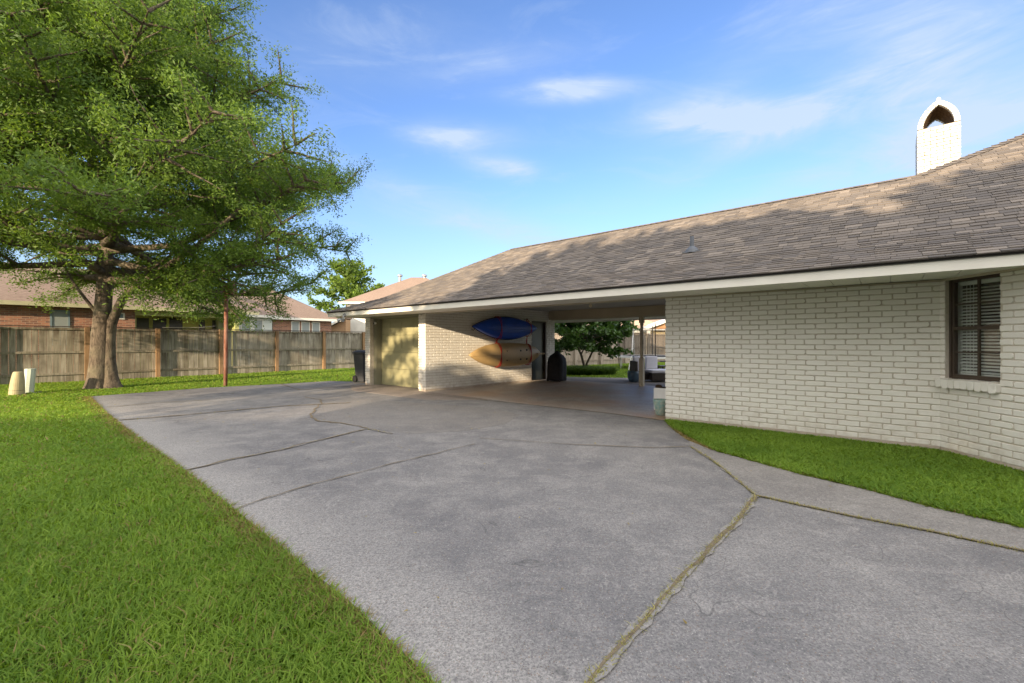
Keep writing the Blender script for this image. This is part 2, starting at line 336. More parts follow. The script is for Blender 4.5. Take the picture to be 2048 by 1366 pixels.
# joints and cracks
def wig(pts, amp=.012, step=.12):
    out = []
    for a, b in zip(pts[:-1], pts[1:]):
        n = max(1, int((b-a).length/step)); t = (b-a).normalized(); q = Vector((-t.y, t.x, 0))
        for i in range(n): out.append(a.lerp(b, i/n)+q*random.uniform(-amp, amp))
    return out+[pts[-1]]
def ribbon(m, pts, w, z, jit=.3):
    L, Rr = [], []
    for i, p in enumerate(pts):
        t = (pts[min(i+1, len(pts)-1)]-pts[max(i-1, 0)]).normalized(); q = Vector((-t.y, t.x, 0))
        ww = w*(1+random.uniform(-jit, jit)); L.append(p+q*ww/2); Rr.append(p-q*ww/2)
    vs = [Vector((p.x, p.y, z)) for p in L+Rr]; n = len(pts)
    m.add(vs, [(i, i+n, i+n+1, i+1) for i in range(n-1)])
J = [  # points, width, wiggle, weeds per metre
 ([g(1381, 894), g(1429, 924), g(1512, 992)], .018, .006, 260),
 ([g(1512, 992), g(1600, 1011), g(1729, 1039), g(1857, 1063), g(2048, 1104), g(2048, 1104)+dw*2], .028, .008, 420),
 ([g(1512, 992), g(1471, 1046), g(1420, 1097), g(1364, 1157), g(1300, 1230), g(1180, 1366), g(1100, 1480)], .034, .01, 420),
 ([g(372, 941), g(412, 932), g(470, 918), g(560, 901), g(650, 878), g(735, 858), g(785, 868)], .032, .025, 25),
 ([g(476, 1017), g(560, 990), g(680, 955), g(800, 925), g(950, 889)], .02, .02, 0),
 ([g(238, 841), g(340, 833), g(460, 822), g(560, 813), g(700, 806)], .075, .02, 6),
 ([g(215, 815), g(300, 807), g(420, 800)], .05, .03, 0),
 ([g(610, 794), g(640, 800), g(645, 806), g(632, 816), g(622, 832), g(632, 842), g(690, 848), g(735, 857)], .045, .03, 0),
 ([g(960, 877), g(1150, 890), g(1300, 896), g(1381, 894)], .024, .006, 0),
 ([g(853, 789), g(1080, 812), g(1219, 827), g(1330, 842)], .045, .003, 0),
 ([g(735, 770), g(600, 780), g(560, 768)], .06, .02, 0)]
mc = MB()
for pts, w, am, _ in J: ribbon(mc, wig(pts, am), w*.75, .011, .5)
struct(mc.build('driveway_joints', M['crack']))
me_ = MB()
for i, (pts, w, am, _) in enumerate(J):
    if i in (0, 2, 3): ribbon(me_, wig(pts, .012, .07), w*1.7, .008, .3)
struct(me_.build('driveway_worn_edges', concrete('worn_joint_edges', (.34, .32, .295), (.42, .39, .36), (.27, .255, .24), .5)))
# ------------------------------------------------------------------ grass
def inpoly(P, poly):
    x, y = P[:, 0], P[:, 1]; c = np.zeros(len(P), bool); n = len(poly)
    for i in range(n):
        x1, y1 = poly[i][0], poly[i][1]; x2, y2 = poly[(i+1) % n][0], poly[(i+1) % n][1]
        if y1 == y2: continue
        k = ((y1 > y) != (y2 > y)) & (x < (x2-x1)*(y-y1)/(y2-y1)+x1); c ^= k
    return c
def blades(P, z0, hmin, hmax, wbase, tone=None, lean=.8):
    n = len(P); dist = np.hypot(P[:, 0], P[:, 1]); az = RNG.uniform(0, 2*PI, n)
    h = RNG.uniform(hmin, hmax, n); w = wbase*RNG.uniform(.7, 1.3, n)*np.clip(dist/3.5, 1, 4.2)
    le = RNG.uniform(.15, lean, n)*h
    dx, dy = np.cos(az), np.sin(az); a2 = az+PI/2+RNG.uniform(-.6, .6, n); px, py = np.cos(a2), np.sin(a2)
    B = np.stack([P[:, 0], P[:, 1], np.full(n, z0)], 1)
    side = np.stack([px*w/2, py*w/2, np.zeros(n)], 1)
    midp = B+np.stack([dx*le*.35, dy*le*.35, h*.6], 1)
    tip = B+np.stack([dx*le*1.25, dy*le*1.25, h*RNG.uniform(.75, 1.05, n)], 1)
    vs = np.stack([B-side*.8, B+side*.8, midp+side, midp-side, tip], 1).reshape(-1, 3)
    i = np.arange(n)*5
    tri = np.stack([i, i+1, i+2, i, i+2, i+3, i+3, i+2, i+4], 1).reshape(-1, 3)
    t = np.repeat(RNG.uniform(0, 1, n) if tone is None else tone, 3)
    return vs, tri, t
def sample(xmin, xmax, ymin, ymax, n): return np.stack([RNG.uniform(xmin, xmax, n), RNG.uniform(ymin, ymax, n)], 1)
def clump(P, f=2.2):
    return (np.sin(P[:, 0]*f*1.7+np.sin(P[:, 1]*f*1.3)*1.9)+np.sin(P[:, 1]*f*2.3+np.sin(P[:, 0]*f)*2.1)+np.sin((P[:, 0]*5.1+P[:, 1]*4.3)*f*.7+1.5*np.sin(P[:, 0]*7)))/6+.5
lawnL = [(p.x, p.y) for p in EL[::-1]]+[(p.x, p.y) for p in topE]+[(W(13.05, 9).x, W(13.05, 9).y), (W(13.05, 17).x, W(13.05, 17).y), (W(21.8, 17).x, W(21.8, 17).y), (W(21.8, -8).x, W(21.8, -8).y), (-12, -8)]
parts = []
for (x0, x1, y0, y1, n) in [(-4.5, .6, .9, 3.2, 150000), (-7.5, -.3, 3.2, 6, 150000), (-13, -2, 6, 10, 120000), (-19, -4, 10, 15, 90000), (-17, -2, 15, 24, 60000)]:
    P = sample(x0, x1, y0, y1, n); P = P[inpoly(P, lawnL)]
    P = P[RNG.uniform(0, 1, len(P)) < .35+.8*clump(P)]; parts.append(P)
P = np.concatenate(parts); t = np.clip(RNG.normal(.45, .22, len(P))+.35*(clump(P, .7)-.5), 0, 1)
vs, fs, t = blades(P, -.03, .035, .072, .006, t, 1.1)
o = np_mesh('lawn_grass', vs, fs, t, M['grassblade']); tag(o, kind='stuff')
Pd = P[RNG.uniform(0, 1, len(P)) < .035*(clump(P, 1.1) > .3)+.008]; vs, fs, t = blades(Pd, -.02, .03, .062, .0055, None, 1.6)
tag(np_mesh('dry_lawn_grass', vs, fs, t, M['drygrass']), kind='stuff')
lawnR = [(p.x, p.y) for p in edgeR]+[(6.5, 2.0), (5.46, 3.6), (5.45, 5.6), (W1.x+.02, W1.y-.02)]
P = sample(2.6, 7, 1.5, 7.9, 300000); P = P[inpoly(P, lawnR)]
t = np.clip(RNG.normal(.35, .22, len(P))+.3*(clump(P, 1.5)-.5), 0, 1)
vs, fs, t = blades(P, -.03, .04, .085, .008, t, 1.2)
tag(np_mesh('side_lawn_grass', vs, fs, t, M['grassblade']), kind='stuff')
# dry grass fringes along the slab edges, weeds in the joints
def fringe(pts, per, spread, z=-.01, side=0):
    Q = []
    for a, b in zip(pts[:-1], pts[1:]):
        L = (b-a).length; n = int(L*per)
        if n <= 0: continue
        t = (b-a).normalized(); q = Vector((-t.y, t.x, 0)); r = RNG.uniform(0, 1, n)
        s = RNG.normal(0, spread, n) if side == 0 else side*np.abs(RNG.normal(0, spread, n))-side*.012
        Q.append(np.stack([a.x+(b.x-a.x)*r+q.x*s, a.y+(b.y-a.y)*r+q.y*s], 1))
    return np.concatenate(Q)
P1 = fringe(EL[:-1], 900, .06, side=1 if True else -1); P2 = fringe(edgeR[:-1], 800, .05, side=1)
def onside(P, poly): return P[inpoly(P, poly)]
PP = np.concatenate([onside(fringe(EL[:-1], 2600, .08), lawnL), onside(fringe(edgeR[:-1], 1500, .05), lawnR)])
vs, fs, t = blades(PP, -.03, .03, .06, .005, None, 1.6)
tag(np_mesh('dry_edge_grass', vs, fs, t, M['drygrass']), kind='stuff')
Q1 = [fringe(p, k, w*.35) for p, w, a, k in J if k]
PP = np.concatenate(Q1); vs, fs, t = blades(PP, .0, .008, .024, .004, None, 2.2)
tag(np_mesh('joint_weeds', vs, fs, np.clip(t*1.2, 0, 1), leafmat('joint_weed_blades', (.22, .21, .05), (.50, .46, .17), .3, .8, .1)), kind='stuff')
P = sample(-1, 14, 17.2, 31, 60000); vs, fs, t = blades(P, -.035, .03, .06, .006, None, 1.1); tag(np_mesh('back_lawn_grass', vs, fs, t, M['grassblade']), kind='stuff')
# fallen leaves scattered on the paving
n = 260; P = sample(-9, 5, 2, 12, n*3); P = P[~inpoly(P, lawnL)][:n]; P = P[(P[:, 0]*VX+P[:, 1]*VY) < 7.5]
vs, fs, t = blades(P, .012, .001, .004, .012, None, 12); tag(np_mesh('fallen_leaves', vs, fs, t, M['drygrass']), kind='stuff')
# ------------------------------------------------------------------ brick walls built brick by brick
def bricks(mb, P0, P1, z0, z1, n, holes=(), L=.245, H=.0765, proud=.012, e0=.012, e1=.012, rnd=None, joint=.012):
    rnd = rnd or random; P0 = Vector(P0); P1 = Vector(P1); ax = (P1-P0); LEN = ax.length; ax.normalize(); n = Vector(n).normalized()
    rows = int((z1-z0)/H+.6)
    for r in range(rows):
        za = z0+r*H; zb = min(za+H-joint, z1)
        if zb-za < .02: continue
        x = -(L/2 if r % 2 else 0)+0.0
        while x < LEN:
            w = L*(1+rnd.uniform(-.02, .02)); a, b = max(x, -e0), min(x+w-joint, LEN+e1); x += w
            if b > LEN-.05: b = LEN+e1
            if a < .05: a = -e0
            segs = [(a, b)]
            for (h0, h1, hz0, hz1) in holes:
                if zb > hz0+.02 and za < hz1-.02:
                    ns = []
                    for s0, s1 in segs:
                        if s1 <= h0 or s0 >= h1: ns.append((s0, s1)); continue
                        if s0 < h0: ns.append((s0, h0))
                        if s1 > h1: ns.append((h1, s1))
                    segs = ns
            for s0, s1 in segs:
                if s1-s0 < .035: continue
                pr = proud+rnd.uniform(-.003, .003); jj = .0024
                big = rnd.random() < .34
                cr = [rnd.uniform(.002, .006) if not big else rnd.uniform(.006, .02) for _ in range(4)]
                zz0 = za+rnd.uniform(-jj, jj); zz1 = zb+rnd.uniform(-jj, jj)
                def ring(ins, dep):
                    pts = []; A, B, Cc, D = s0+ins, s1-ins, zz0+ins, zz1-ins
                    pts.append((A+cr[0], Cc)); 
                    for q in (.35, .65): pts.append((A+(B-A)*q, Cc+off[int(q*10) % 4]))
                    pts += [(B-cr[1], Cc), (B, Cc+cr[1]), (B, D-cr[2]), (B-cr[2], D)]
                    for q in (.65, .35): pts.append((A+(B-A)*q, D+off[int(q*10) % 3]))
                    pts += [(A+cr[3], D), (A, D-cr[3]), (A, Cc+cr[0])]
                    return [P0+ax*px+Z3*pz+n*dep for px, pz in pts]
                off = [rnd.uniform(-.0022, .0022) for _ in range(4)]
                r0 = ring(0, -.002); r1 = ring(.0005, pr-.004); r2 = ring(.0045, pr); k = len(r0)
                fs = [(i, (i+1) % k, k+(i+1) % k, k+i) for i in range(k)]+[(k+i, k+(i+1) % k, 2*k+(i+1) % k, 2*k+i) for i in range(k)]+[tuple(range(2*k, 3*k))]
                # orientation
                if ax.cross(Z3).dot(n) < 0: fs = [f[::-1] for f in fs]
                mb.add(r0+r1+r2, fs, rnd.random())
def core(mb, P0, P1, z0, z1, n, thick, holes=()):   # the wall behind the bricks, with its openings
    P0, P1 = Vector(P0), Vector(P1); ax = P1-P0; LEN = ax.length; ax.normalize(); n = Vector(n).normalized()
    xs = sorted({0, LEN, *[h[0] for h in holes], *[h[1] for h in holes]}); 
    for a, b in zip(xs[:-1], xs[1:]):
        hs = [h for h in holes if h[0] <= a+1e-6 and h[1] >= b-1e-6]
        zz = [(z0, z1)] if not hs else [(z0, hs[0][2]), (hs[0][3], z1)]
        for c, e in zz:
            if e-c > .005: mb.box(P0+ax*a+Z3*c-n*thick, ax*(b-a), n*thick, Z3*(e-c), .5)
ZB, ZT = .06, 2.165
house = thing('brick_house', W(5, 10), 'low white painted brick house with carport, garage end and brown shingle roof', 'house')
nF = -V3; nK = -U3
def wall(P0, P1, n, z0=ZB, z1=ZT, holes=(), thick=.11, label=None, seed=1, e0=.012, e1=.012, found=True, parent=None):
    rn = random.Random(seed); c = MB(); core(c, P0, P1, 0.0 if found else z0, z1, n, thick, holes)
    w = c.build('wall', M['mortar'], parent or house)
    if label: w['label'] = label
    b = MB(); bricks(b, P0, P1, z0, z1, n, holes, rnd=rn, e0=e0, e1=e1); b.build('bricks', M['brick'], w)
    if found:
        P0, P1 = Vector(P0), Vector(P1); ax = (P1-P0).normalized(); f = MB()
        hs = [h for h in holes if h[2] < .1]; xs = [0]+[x for h in hs for x in (h[0], h[1])]+[(P1-P0).length]
        for a, bb in zip(xs[::2], xs[1::2]): f.box(P0+ax*(a+.001)-Z3*.05-Vector(n)*.05, ax*(bb-a-.002), Vector(n)*.056, Z3*(.05+ZB-.005))
        f.build('foundation', M['foundation'], w)
    return w
# main wall beside the carport
wall(W1, W2, Vector((-(W2-W1).y, (W2-W1).x, 0))*-1, label='broad white painted brick wall right of the carport', seed=3)
# bay wall with the window
W3 = Vector((5.44, 4.40, 0)); nb = Vector((-1, -.03, 0))
yA, yB = 5.56, 4.915
h0, h1 = (W2.y-yA), (W2.y-yB)
win_hole = (h0, h1, .935, 2.165)
wall(W2, W3, nb, holes=[win_hole], seed=5, thick=.14, e0=-.004, label='angled bay wall holding the window')
W4 = W3-U3*2.4; wall(W3, W4, nF, seed=6)
W5 = W4+V3*1.0; wall(W4, W5, Vector((.7, -.7, 0)), seed=7)
# side and rear walls of the main body
bw = MB()
bw.hbox(2.92, 3.03, 7.86, 13.35, 0, 2.5); bw.hbox(-9, 2.92, 13.24, 13.35, 0, 2.5); bw.hbox(-9, -8.9, 5, 13.2, 0, 2.5)
bw.hbox(-8.9, -1.0, 7.60, 7.71, 0, 2.5)
bw.build('rear_wall', M['mortar'], house)
# garage block: front piers, kayak wall, left wall, rear wall
DV = 8.10
wall(W(10.13, 7.74), C1, nF, seed=8, label='sunlit brick pier right of the garage door')
wall(W(12.92, 7.74), W(12.66, 7.74), nF, seed=9, label='brick pier left of the garage door')
K0, K1 = C1, W(9.45, 13.40); kax = (K1-K0).normalized(); nKw = Vector((kax.y, -kax.x, 0))
kd0, kd1 = 4.42, 5.22
wall(K0+kax*.0, K1, nKw, holes=[(kd0, kd1, .03, 2.13)], seed=10, thick=.16, label='brick wall behind the hanging kayaks', z1=2.5)
wall(K1, K1+U3*.5, V3, seed=11, z1=2.4)
gw = MB(); gw.hbox(12.66, 12.91, 7.86, 13.39, 0, 2.16); gw.hbox(9.96, 12.66, 13.28, 13.39, 0, 2.16); gw.hbox(10.02, 10.13, 7.86, 8.3, 0, 2.16)
gw.build('garage_side_wall', M['mortar'], house)
# header over garage door
hb = MB(); hb.hbox(10.13, 12.66, 7.752, 7.86, 2.135, 2.19); hb.build('door_header', M['olivedk'], house)
# garage door
gd = thing('garage_door', (0, 0, 0), None, None); gd.parent = house
gd.location = W(11.4, DV)-wloc(house); 
for k in ('label', 'category'):
    if k in gd: del gd[k]
secs = 4; sh = 2.12/secs
for i in range(secs):
    s = MB(); s.hbox(10.14, 12.56, DV, DV+.04, .012+i*sh, .012+(i+1)*sh-.006)
    n = 4; pw = 2.42/n
    for j in range(n):
        a0 = 10.14+j*pw+.09; a1 = a0+pw-.18; za = .012+i*sh+.09; zb = za+sh-.19
        s.hbox(a0, a1, DV-.006, DV-.0005, za, zb); s.hbox(a0+.03, a1-.03, DV-.013, DV-.0065, za+.03, zb-.03)
    s.build('door_panel', M['olive'], gd, bevel=.004)
jm = MB(); jm.hbox(12.56, 12.655, 7.90, 8.09, 0, 2.135); jm.hbox(12.60, 12.655, 7.87, 7.899, 0, 2.13); jm.hbox(10.135, 12.56, 7.90, 8.09, 2.12, 2.133)
jm.build('door_jamb', M['olivedk'], gd)
# side door in the kayak wall
dp = K0+kax*kd0
sd = thing('side_door', (0, 0, 0), None, None); sd.parent = house; sd.location = dp-wloc(house)
for k in ('label', 'category'):
    if k in sd: del sd[k]
m = MB(); m.box(dp-nKw*.10+kax*.05+Z3*.04, kax*.70, -nKw*.04, Z3*2.03); 
for (za, zb) in ((.2, .85), (1.0, 1.9)): m.box(dp-nKw*.09+kax*.14+Z3*za, kax*.52, -nKw*.009, Z3*(zb-za))
m.build('door_leaf', M['doorgreen'], sd)
m = MB(); m.box(dp-nKw*.15+kax*.002, kax*.045, nKw*.145, Z3*2.13); m.box(dp-nKw*.15+kax*.753, kax*.045, nKw*.145, Z3*2.13); m.box(dp-nKw*.15+kax*.048+Z3*2.075, kax*.704, nKw*.145, Z3*.05); m.box(dp-nKw*.15+kax*.048+Z3*.008, kax*.704, nKw*.15, Z3*.03)
m.build('door_frame', M['brown'], sd)
m = MB(); kp = dp-nKw*.06+kax*.12+Z3*1.0; m.tube([kp-nKw*.03, kp+nKw*.01, kp+nKw*.02, kp+nKw*.05], [.012, .012, .028, .022], 10); m.build('door_knob', M['steel'], sd, smooth=True)
# ------------------------------------------------------------------ eaves, soffit, beams, ceiling
EV = 6.52; UL, UR = 13.02, -7.5
fa = MB(); fa.hbox(UR, UL, EV, EV+.03, 2.145, 2.258); fa.hbox(UL-.03, UL, EV+.03, 14.6, 2.145, 2.258); fa.hbox(UR, UL-.03, 14.57, 14.6, 2.145, 2.258)
fa.build('fascia', M['trim'], house)
fb = MB(); fb.hbox(UR, UL, EV-.018, EV+.03, 2.2585, 2.285); fb.hbox(UL-.03, UL+.018, EV+.03, 14.6, 2.2585, 2.285); fb.build('drip_edge', M['drip'], house)
so = MB(); u = UR
while u < UL-.05:                                    # soffit boards with open joints
    w_ = .30; u1 = min(u+w_-.008, UL-.032); so.hbox(u, u1, EV+.032, 7.73, 2.19, 2.202); u += w_
so.hbox(UR, UL-.03, 13.36, 14.56, 2.19, 2.205); so.hbox(12.93, UL-.032, 7.735, 13.35, 2.19, 2.205); so.hbox(UR, 3.0, 7.735, 13.35, 2.506, 2.52); so.hbox(9.97, 12.92, 7.735, 13.35, 2.2, 2.215)
so.build('soffit', M['trim'], house)
fr = MB()
ax = (W2-W1); Lw = ax.length; ax.normalize(); nA = Vector((-(W2-W1).y, (W2-W1).x, 0)).normalized()*-1
fr.box(W1+Z3*2.166-nA*.02, ax*Lw, nA*.045, Z3*.022); fr.box(W2+Z3*2.166-nb*.02, (W3-W2), nb*.045, Z3*.022)
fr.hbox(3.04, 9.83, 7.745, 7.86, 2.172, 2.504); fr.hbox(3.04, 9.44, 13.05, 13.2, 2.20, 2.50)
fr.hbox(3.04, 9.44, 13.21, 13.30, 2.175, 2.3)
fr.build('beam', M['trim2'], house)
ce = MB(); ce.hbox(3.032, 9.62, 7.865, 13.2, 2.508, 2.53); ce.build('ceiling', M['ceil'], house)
# rear post, turned
po = W(5.9, 13.1); m = MB()
m.cbox(po, .13, .13, .88, math.atan2(UY, UX)); m.cbox(po+Z3*1.98, .13, .13, .215, math.atan2(UY, UX))
m.lathe(po, [(.05, .88), (.062, .89), (.062, .91), (.045, .93), (.052, 1.0), (.056, 1.3), (.05, 1.75), (.043, 1.90), (.06, 1.92), (.06, 1.95), (.05, 1.98)], 16)
m.build('post', M['trim2'], house)
# ceiling lamp
lp = thing('ceiling_lamp', Vector((2.16, 12.1, 2.505)), 'small bare bulb lamp on the carport ceiling', 'lamp')
m = MB(); m.lathe((2.16, 12.1, 2.455), [(.05, 0), (.055, .01), (.055, .05)], 16); m.build('lamp_base', M['white'], lp)
m = MB(); m.lathe((2.16, 12.1, 2.33), [(.005, 0), (.035, .02), (.045, .055), (.035, .1), (.02, .125)], 16); m.build('bulb', M['bulb'], lp, smooth=True)
# ------------------------------------------------------------------ roof with real shingle tabs
RUN, KINK = 4.27, 1.27; ZE = 2.288
def rz(d):                                           # height of the front slope at a run d from the eave
    return ZE+d*.362 if d <= KINK else ZE+KINK*.362+(d-KINK)*.5436
RZ = rz(RUN)
roof = MB(); EVR = EV-.05
def tabs(mb, pos, rows, extents, expo, rn, wmin=.11, wmax=.27):
    for k in range(rows):
        d0, d1 = k*expo, (k+1)*expo+.004; ua, ub = extents(k*expo)
        if ub-ua < .1: continue
        x = ua
        while x < ub-.01:
            w_ = rn.uniform(wmin, wmax); x1 = min(x+w_, ub)
            p = [pos(x+.0025, d0), pos(x1-.0025, d0), pos(x1-.0025, d1), pos(x+.0025, d1)]
            nrm = (p[1]-p[0]).cross(p[3]-p[0]).normalized()
            if nrm.z < 0: nrm = -nrm
            th = rn.choice((.008, .015)); q = [p[0]+nrm*th, p[1]+nrm*th, p[2]+nrm*.0015, p[3]+nrm*.0015]
            f = [(4, 5, 6, 7), (0, 1, 5, 4), (1, 2, 6, 5), (3, 0, 4, 7)]
            mb.add(p+q, f, rn.random()); x = x1
rn = random.Random(21)
def slope_pos(x, s):                                  # x=u, s = distance up the slope
    k1 = KINK*math.hypot(1, .362)
    d = s/math.hypot(1, .362) if s <= k1 else KINK+(s-k1)/math.hypot(1, .5436)
    return W(x, EVR+d, rz(d))
def s2d(s):
    k1 = KINK*math.hypot(1, .362); return s/math.hypot(1, .362) if s <= k1 else KINK+(s-k1)/math.hypot(1, .5436)
HK = (UL+.02-9.23)/RUN; MAIN = 8.3
def ext(s):
    d = s2d(s)
    if d <= RUN: return (UR-.0, UL+.02-d*HK)
    return (UR, -.35-(d-RUN))
stot = KINK*math.hypot(1, .362)+(MAIN-KINK)*math.hypot(1, .5436)
tabs(roof, slope_pos, int(stot/.127), ext, .127, rn)
roofo = roof.build('roof', M['shingle'], house)
rd = MB()                                            # deck below the tabs and the slopes turned away
eL = UL+.02
A0 = W(UR, EVR, ZE-.008); A1 = W(eL, EVR, ZE-.008)
k0 = W(UR, EVR+KINK, rz(KINK)-.008); k1_ = W(eL-KINK*HK, EVR+KINK, rz(KINK)-.008); RL = W(9.23, EVR+RUN, RZ-.008); RX = W(-.35, EVR+RUN, RZ-.008); RR = W(UR, EVR+RUN, RZ-.008)
MT = W(-.35-(MAIN-RUN), EVR+MAIN, rz(MAIN)-.008); MR = W(UR, EVR+MAIN, rz(MAIN)-.008)
rd.poly([A0, A1, k1_, k0]); rd.poly([k0, k1_, RL, RX, RR]); rd.poly([RR, RX, MT, MR])
VB = 14.65; B1 = W(eL, VB, ZE-.008); Bx = W(-.35, VB, ZE-.008)
rd.poly([A1, B1, RL, k1_]); rd.poly([B1, Bx, RX, RL])
vb = EVR+2*MAIN-RUN-.0
rd.poly([RX, Bx, W(-.35, 18.6, ZE), W(-.35, 18.6, ZE+.01), MT]); rd.poly([MT, MR, W(UR, 23, ZE), W(-.35, 23, ZE)]); rd.poly([RX, W(-.35, 23, ZE), MT])
rd.build('roof_deck', M['shingle'], roofo)
cap = MB()
def caps(a, b, n, wd=.13):
    t = (b-a).normalized(); q = t.cross(Z3).normalized(); Ln = (b-a).length; st = .15; k = int(Ln/st)
    for i in range(k):
        p = a+t*(i*st); tn = random.random()*.85; up = Z3*.014
        vs = [p+q*wd-Z3*.045+up, p+up*1.8, p-q*wd-Z3*.045+up, p+t*st*1.1+q*wd-Z3*.045+up*.3, p+t*st*1.1+up*.9, p+t*st*1.1-q*wd-Z3*.045+up*.3]
        cap.add(vs, [(0, 1, 4, 3), (1, 2, 5, 4), (0, 3, 4, 1)][:2], tn)
caps(RL, RX, 1); caps(A1+Vector((0, 0, .01)), k1_, 1, .11); caps(k1_, RL, 1, .11); caps(RX, MT, 1, .17)
cap.build('ridge_cap', M['shingle'], roofo)
# plumbing vent on the slope
vp = slope_pos(0, 0)
def on_roof(px, py):                                  # where the sight line meets the front slope
    best = None
    for i in range(1, 4000):
        s = i*.004; r = (px-CX)/F; v_ = EVR+s2d(s); Y = v_/(r*VX+VY); u_ = Y*(r*UX+UY)
        y = CY-(rz(s2d(s))-EYE)/Y*F
        if y <= py: return W(u_, v_, rz(s2d(s)))
pv = on_roof(1384, 502)
m = MB(); m.lathe(pv, [(.13, -.04), (.11, .02), (.06, .07), (.045, .085)], 16, tilt=(0, 0)); m.lathe(pv, [(.036, .05), (.036, .27), (.03, .27), (.03, .2)], 14)
m.cbox(pv+V3*.02+Z3*-.03, .3, .2, .02, math.atan2(UY, UX)); m.build('vent_pipe', M['pipe'], roofo, smooth=False)
# ------------------------------------------------------------------ chimney with pointed arch hood
CV = 13.8
def cu(px): r = (px-CX)/F; Y = CV/(r*VX+VY); return Y*(r*UX+UY)
cL, cR = cu(1836), cu(1920); cw = cL-cR; cD = .95
def cz(px, py): r = (px-CX)/F; Y = CV/(r*VX+VY); return EYE-(py-CY)/F*Y
zs = cz(1838, 253); za = cz(1879, 192); 
ch = MB(); ch.hbox(cR+.01, cL-.01, CV+.01, CV+cD-.01, 3.2, zs-.08)
cho = ch.build('chimney', basic('old_chimney_mortar', (.30, .25, .19), (.24, .20, .15), 12, .9, .4), roofo)
cb = MB(); rn2 = random.Random(4)
bricks(cb, W(cL, CV), W(cR, CV), 4.2, zs-.08, nF, rnd=rn2, proud=.012, L=.215, H=.0765); bricks(cb, W(cL, CV+cD), W(cL, CV), 4.2, zs-.08, U3, rnd=rn2, L=.215)
bricks(cb, W(cR, CV), W(cR, CV+cD), 4.2, zs-.08, -U3, rnd=rn2, L=.215); bricks(cb, W(cR, CV+cD), W(cL, CV+cD), 4.2, zs-.08, V3, rnd=rn2, L=.215)
# arch: two arcs, voussoir bricks through the full depth
cm = (cL+cR)/2; hw = cw/2+.01; ht = za-zs; Rr_ = (hw*hw+ht*ht)/(2*hw)
amax = math.asin(min(1, ht/Rr_)); NB = 11; tk = .095
for sgn in (1, -1):
    cxu = hw-Rr_
    for i in range(NB):
        a0 = amax*i/NB+.012; a1 = amax*(i+1)/NB-.012
        def P(a, r): return (cm+sgn*(cxu+r*math.cos(a)), zs+r*math.sin(a)-.08)
        q = [P(a0, Rr_), P(a1, Rr_), P(a1, Rr_-tk), P(a0, Rr_-tk)]
        f1 = CV+rn2.uniform(-.014, -.008)
        cb.prism([W(x, f1, z) for x, z in q], V3*.1, rn2.random())
        cb.prism([W(x, CV+cD-.09, z) for x, z in q], V3*.1, rn2.random())
cb.build('bricks', M['brick'], cho)
lin = MB(); n_ = 14
for sgn in (1, -1):
    for i in range(n_):
        a0, a1 = amax*i/n_, amax*(i+1)/n_; 
        def P(a, r): return (cm+sgn*(hw-Rr_+r*math.cos(a)), zs+r*math.sin(a)-.08)
        q = [P(a0, Rr_-.006), P(a1, Rr_-.006), P(a1, Rr_-tk+.004), P(a0, Rr_-tk+.004)]
        lin.prism([W(x, CV+.092, z) for x, z in q], V3*(cD-.184))
lin.build('arch_lining', basic('brown_brick_lining', (.24, .16, .09), (.12, .075, .045), 14, .9, .8, .1, bd=.01), cho)  # two mottled browns on the arch underside
st_ = MB(); st_.lathe(W(cm, CV+.03, za-.10), [(.03, 0), (.045, .03), (.03, .07), (.005, .09)], 10); st_.build('finial', M['brick'], cho)
# ------------------------------------------------------------------ bay window
wn = thing('window', (0, 0, 0), None, None); wn.parent = house; wn.location = Vector((5.55, yB, .94))-wloc(house)
for k in ('label', 'category'):
    if k in wn: del wn[k]
X0 = 5.455+.085; za, zb = .937, 2.188
a_, b_ = yB+.002, yA-.002; fw = .045
m = MB()
m.box((X0, a_, za), (.05, 0, 0), (0, fw, 0), (0, 0, zb-za)); m.box((X0, b_-fw, za), (.05, 0, 0), (0, fw, 0), (0, 0, zb-za))
m.box((X0-.02, b_-.02, za), (.019, 0, 0), (0, .02, 0), (0, 0, zb-za))
m.box((X0, a_+fw, za), (.05, 0, 0), (0, b_-a_-2*fw, 0), (0, 0, .055)); m.box((X0-.012, a_, za-.002), (.0115, 0, 0), (0, b_-a_, 0), (0, 0, .03))
m.box((X0, a_+fw, zb-.05), (.05, 0, 0), (0, b_-a_-2*fw, 0), (0, 0, .05))
zm = (za+zb)/2+.0
m.box((X0-.004, a_+fw, zm-.02), (.05, 0, 0), (0, b_-a_-2*fw, 0), (0, 0, .042))
m.build('frame', M['brown'], wn, bevel=.003)
m = MB(); ym = (a_+b_)/2
m.box((X0+.01, ym-.011, za+.055), (.024, 0, 0), (0, .022, 0), (0, 0, zm-.02-za-.055)); m.box((X0+.01, ym-.011, zm+.022), (.024, 0, 0), (0, .022, 0), (0, 0, zb-.05-zm-.022))
for zz in ((za+.055+zm-.02)/2, (zm+.022+zb-.05)/2): m.box((X0+.012, a_+fw, zz-.009), (.02, 0, 0), (0, ym-.0115-a_-fw, 0), (0, 0, .018)); m.box((X0+.012, ym+.0115, zz-.009), (.02, 0, 0), (0, b_-fw-ym-.0115, 0), (0, 0, .018))
m.build('muntins', M['brown'], wn)
m = MB(); m.box((X0+.036, a_+fw, za+.05), (.003, 0, 0), (0, b_-a_-2*fw, 0), (0, 0, zb-za-.1)); m.build('pane', M['glass'], wn)
m = MB()
for i in range(27):
    zz = za+.075+i*.0395; m.box((X0+.085, a_+.02, zz), (.042, 0, .019), (0, b_-a_-.05, 0), (0, 0, .003))
m.box((X0+.08, a_+.02, zb-.09), (.05, 0, 0), (0, b_-a_-.05, 0), (0, 0, .045)); m.box((X0+.085, a_+.02, za+.052), (.045, 0, 0), (0, b_-a_-.05, 0), (0, 0, .014))
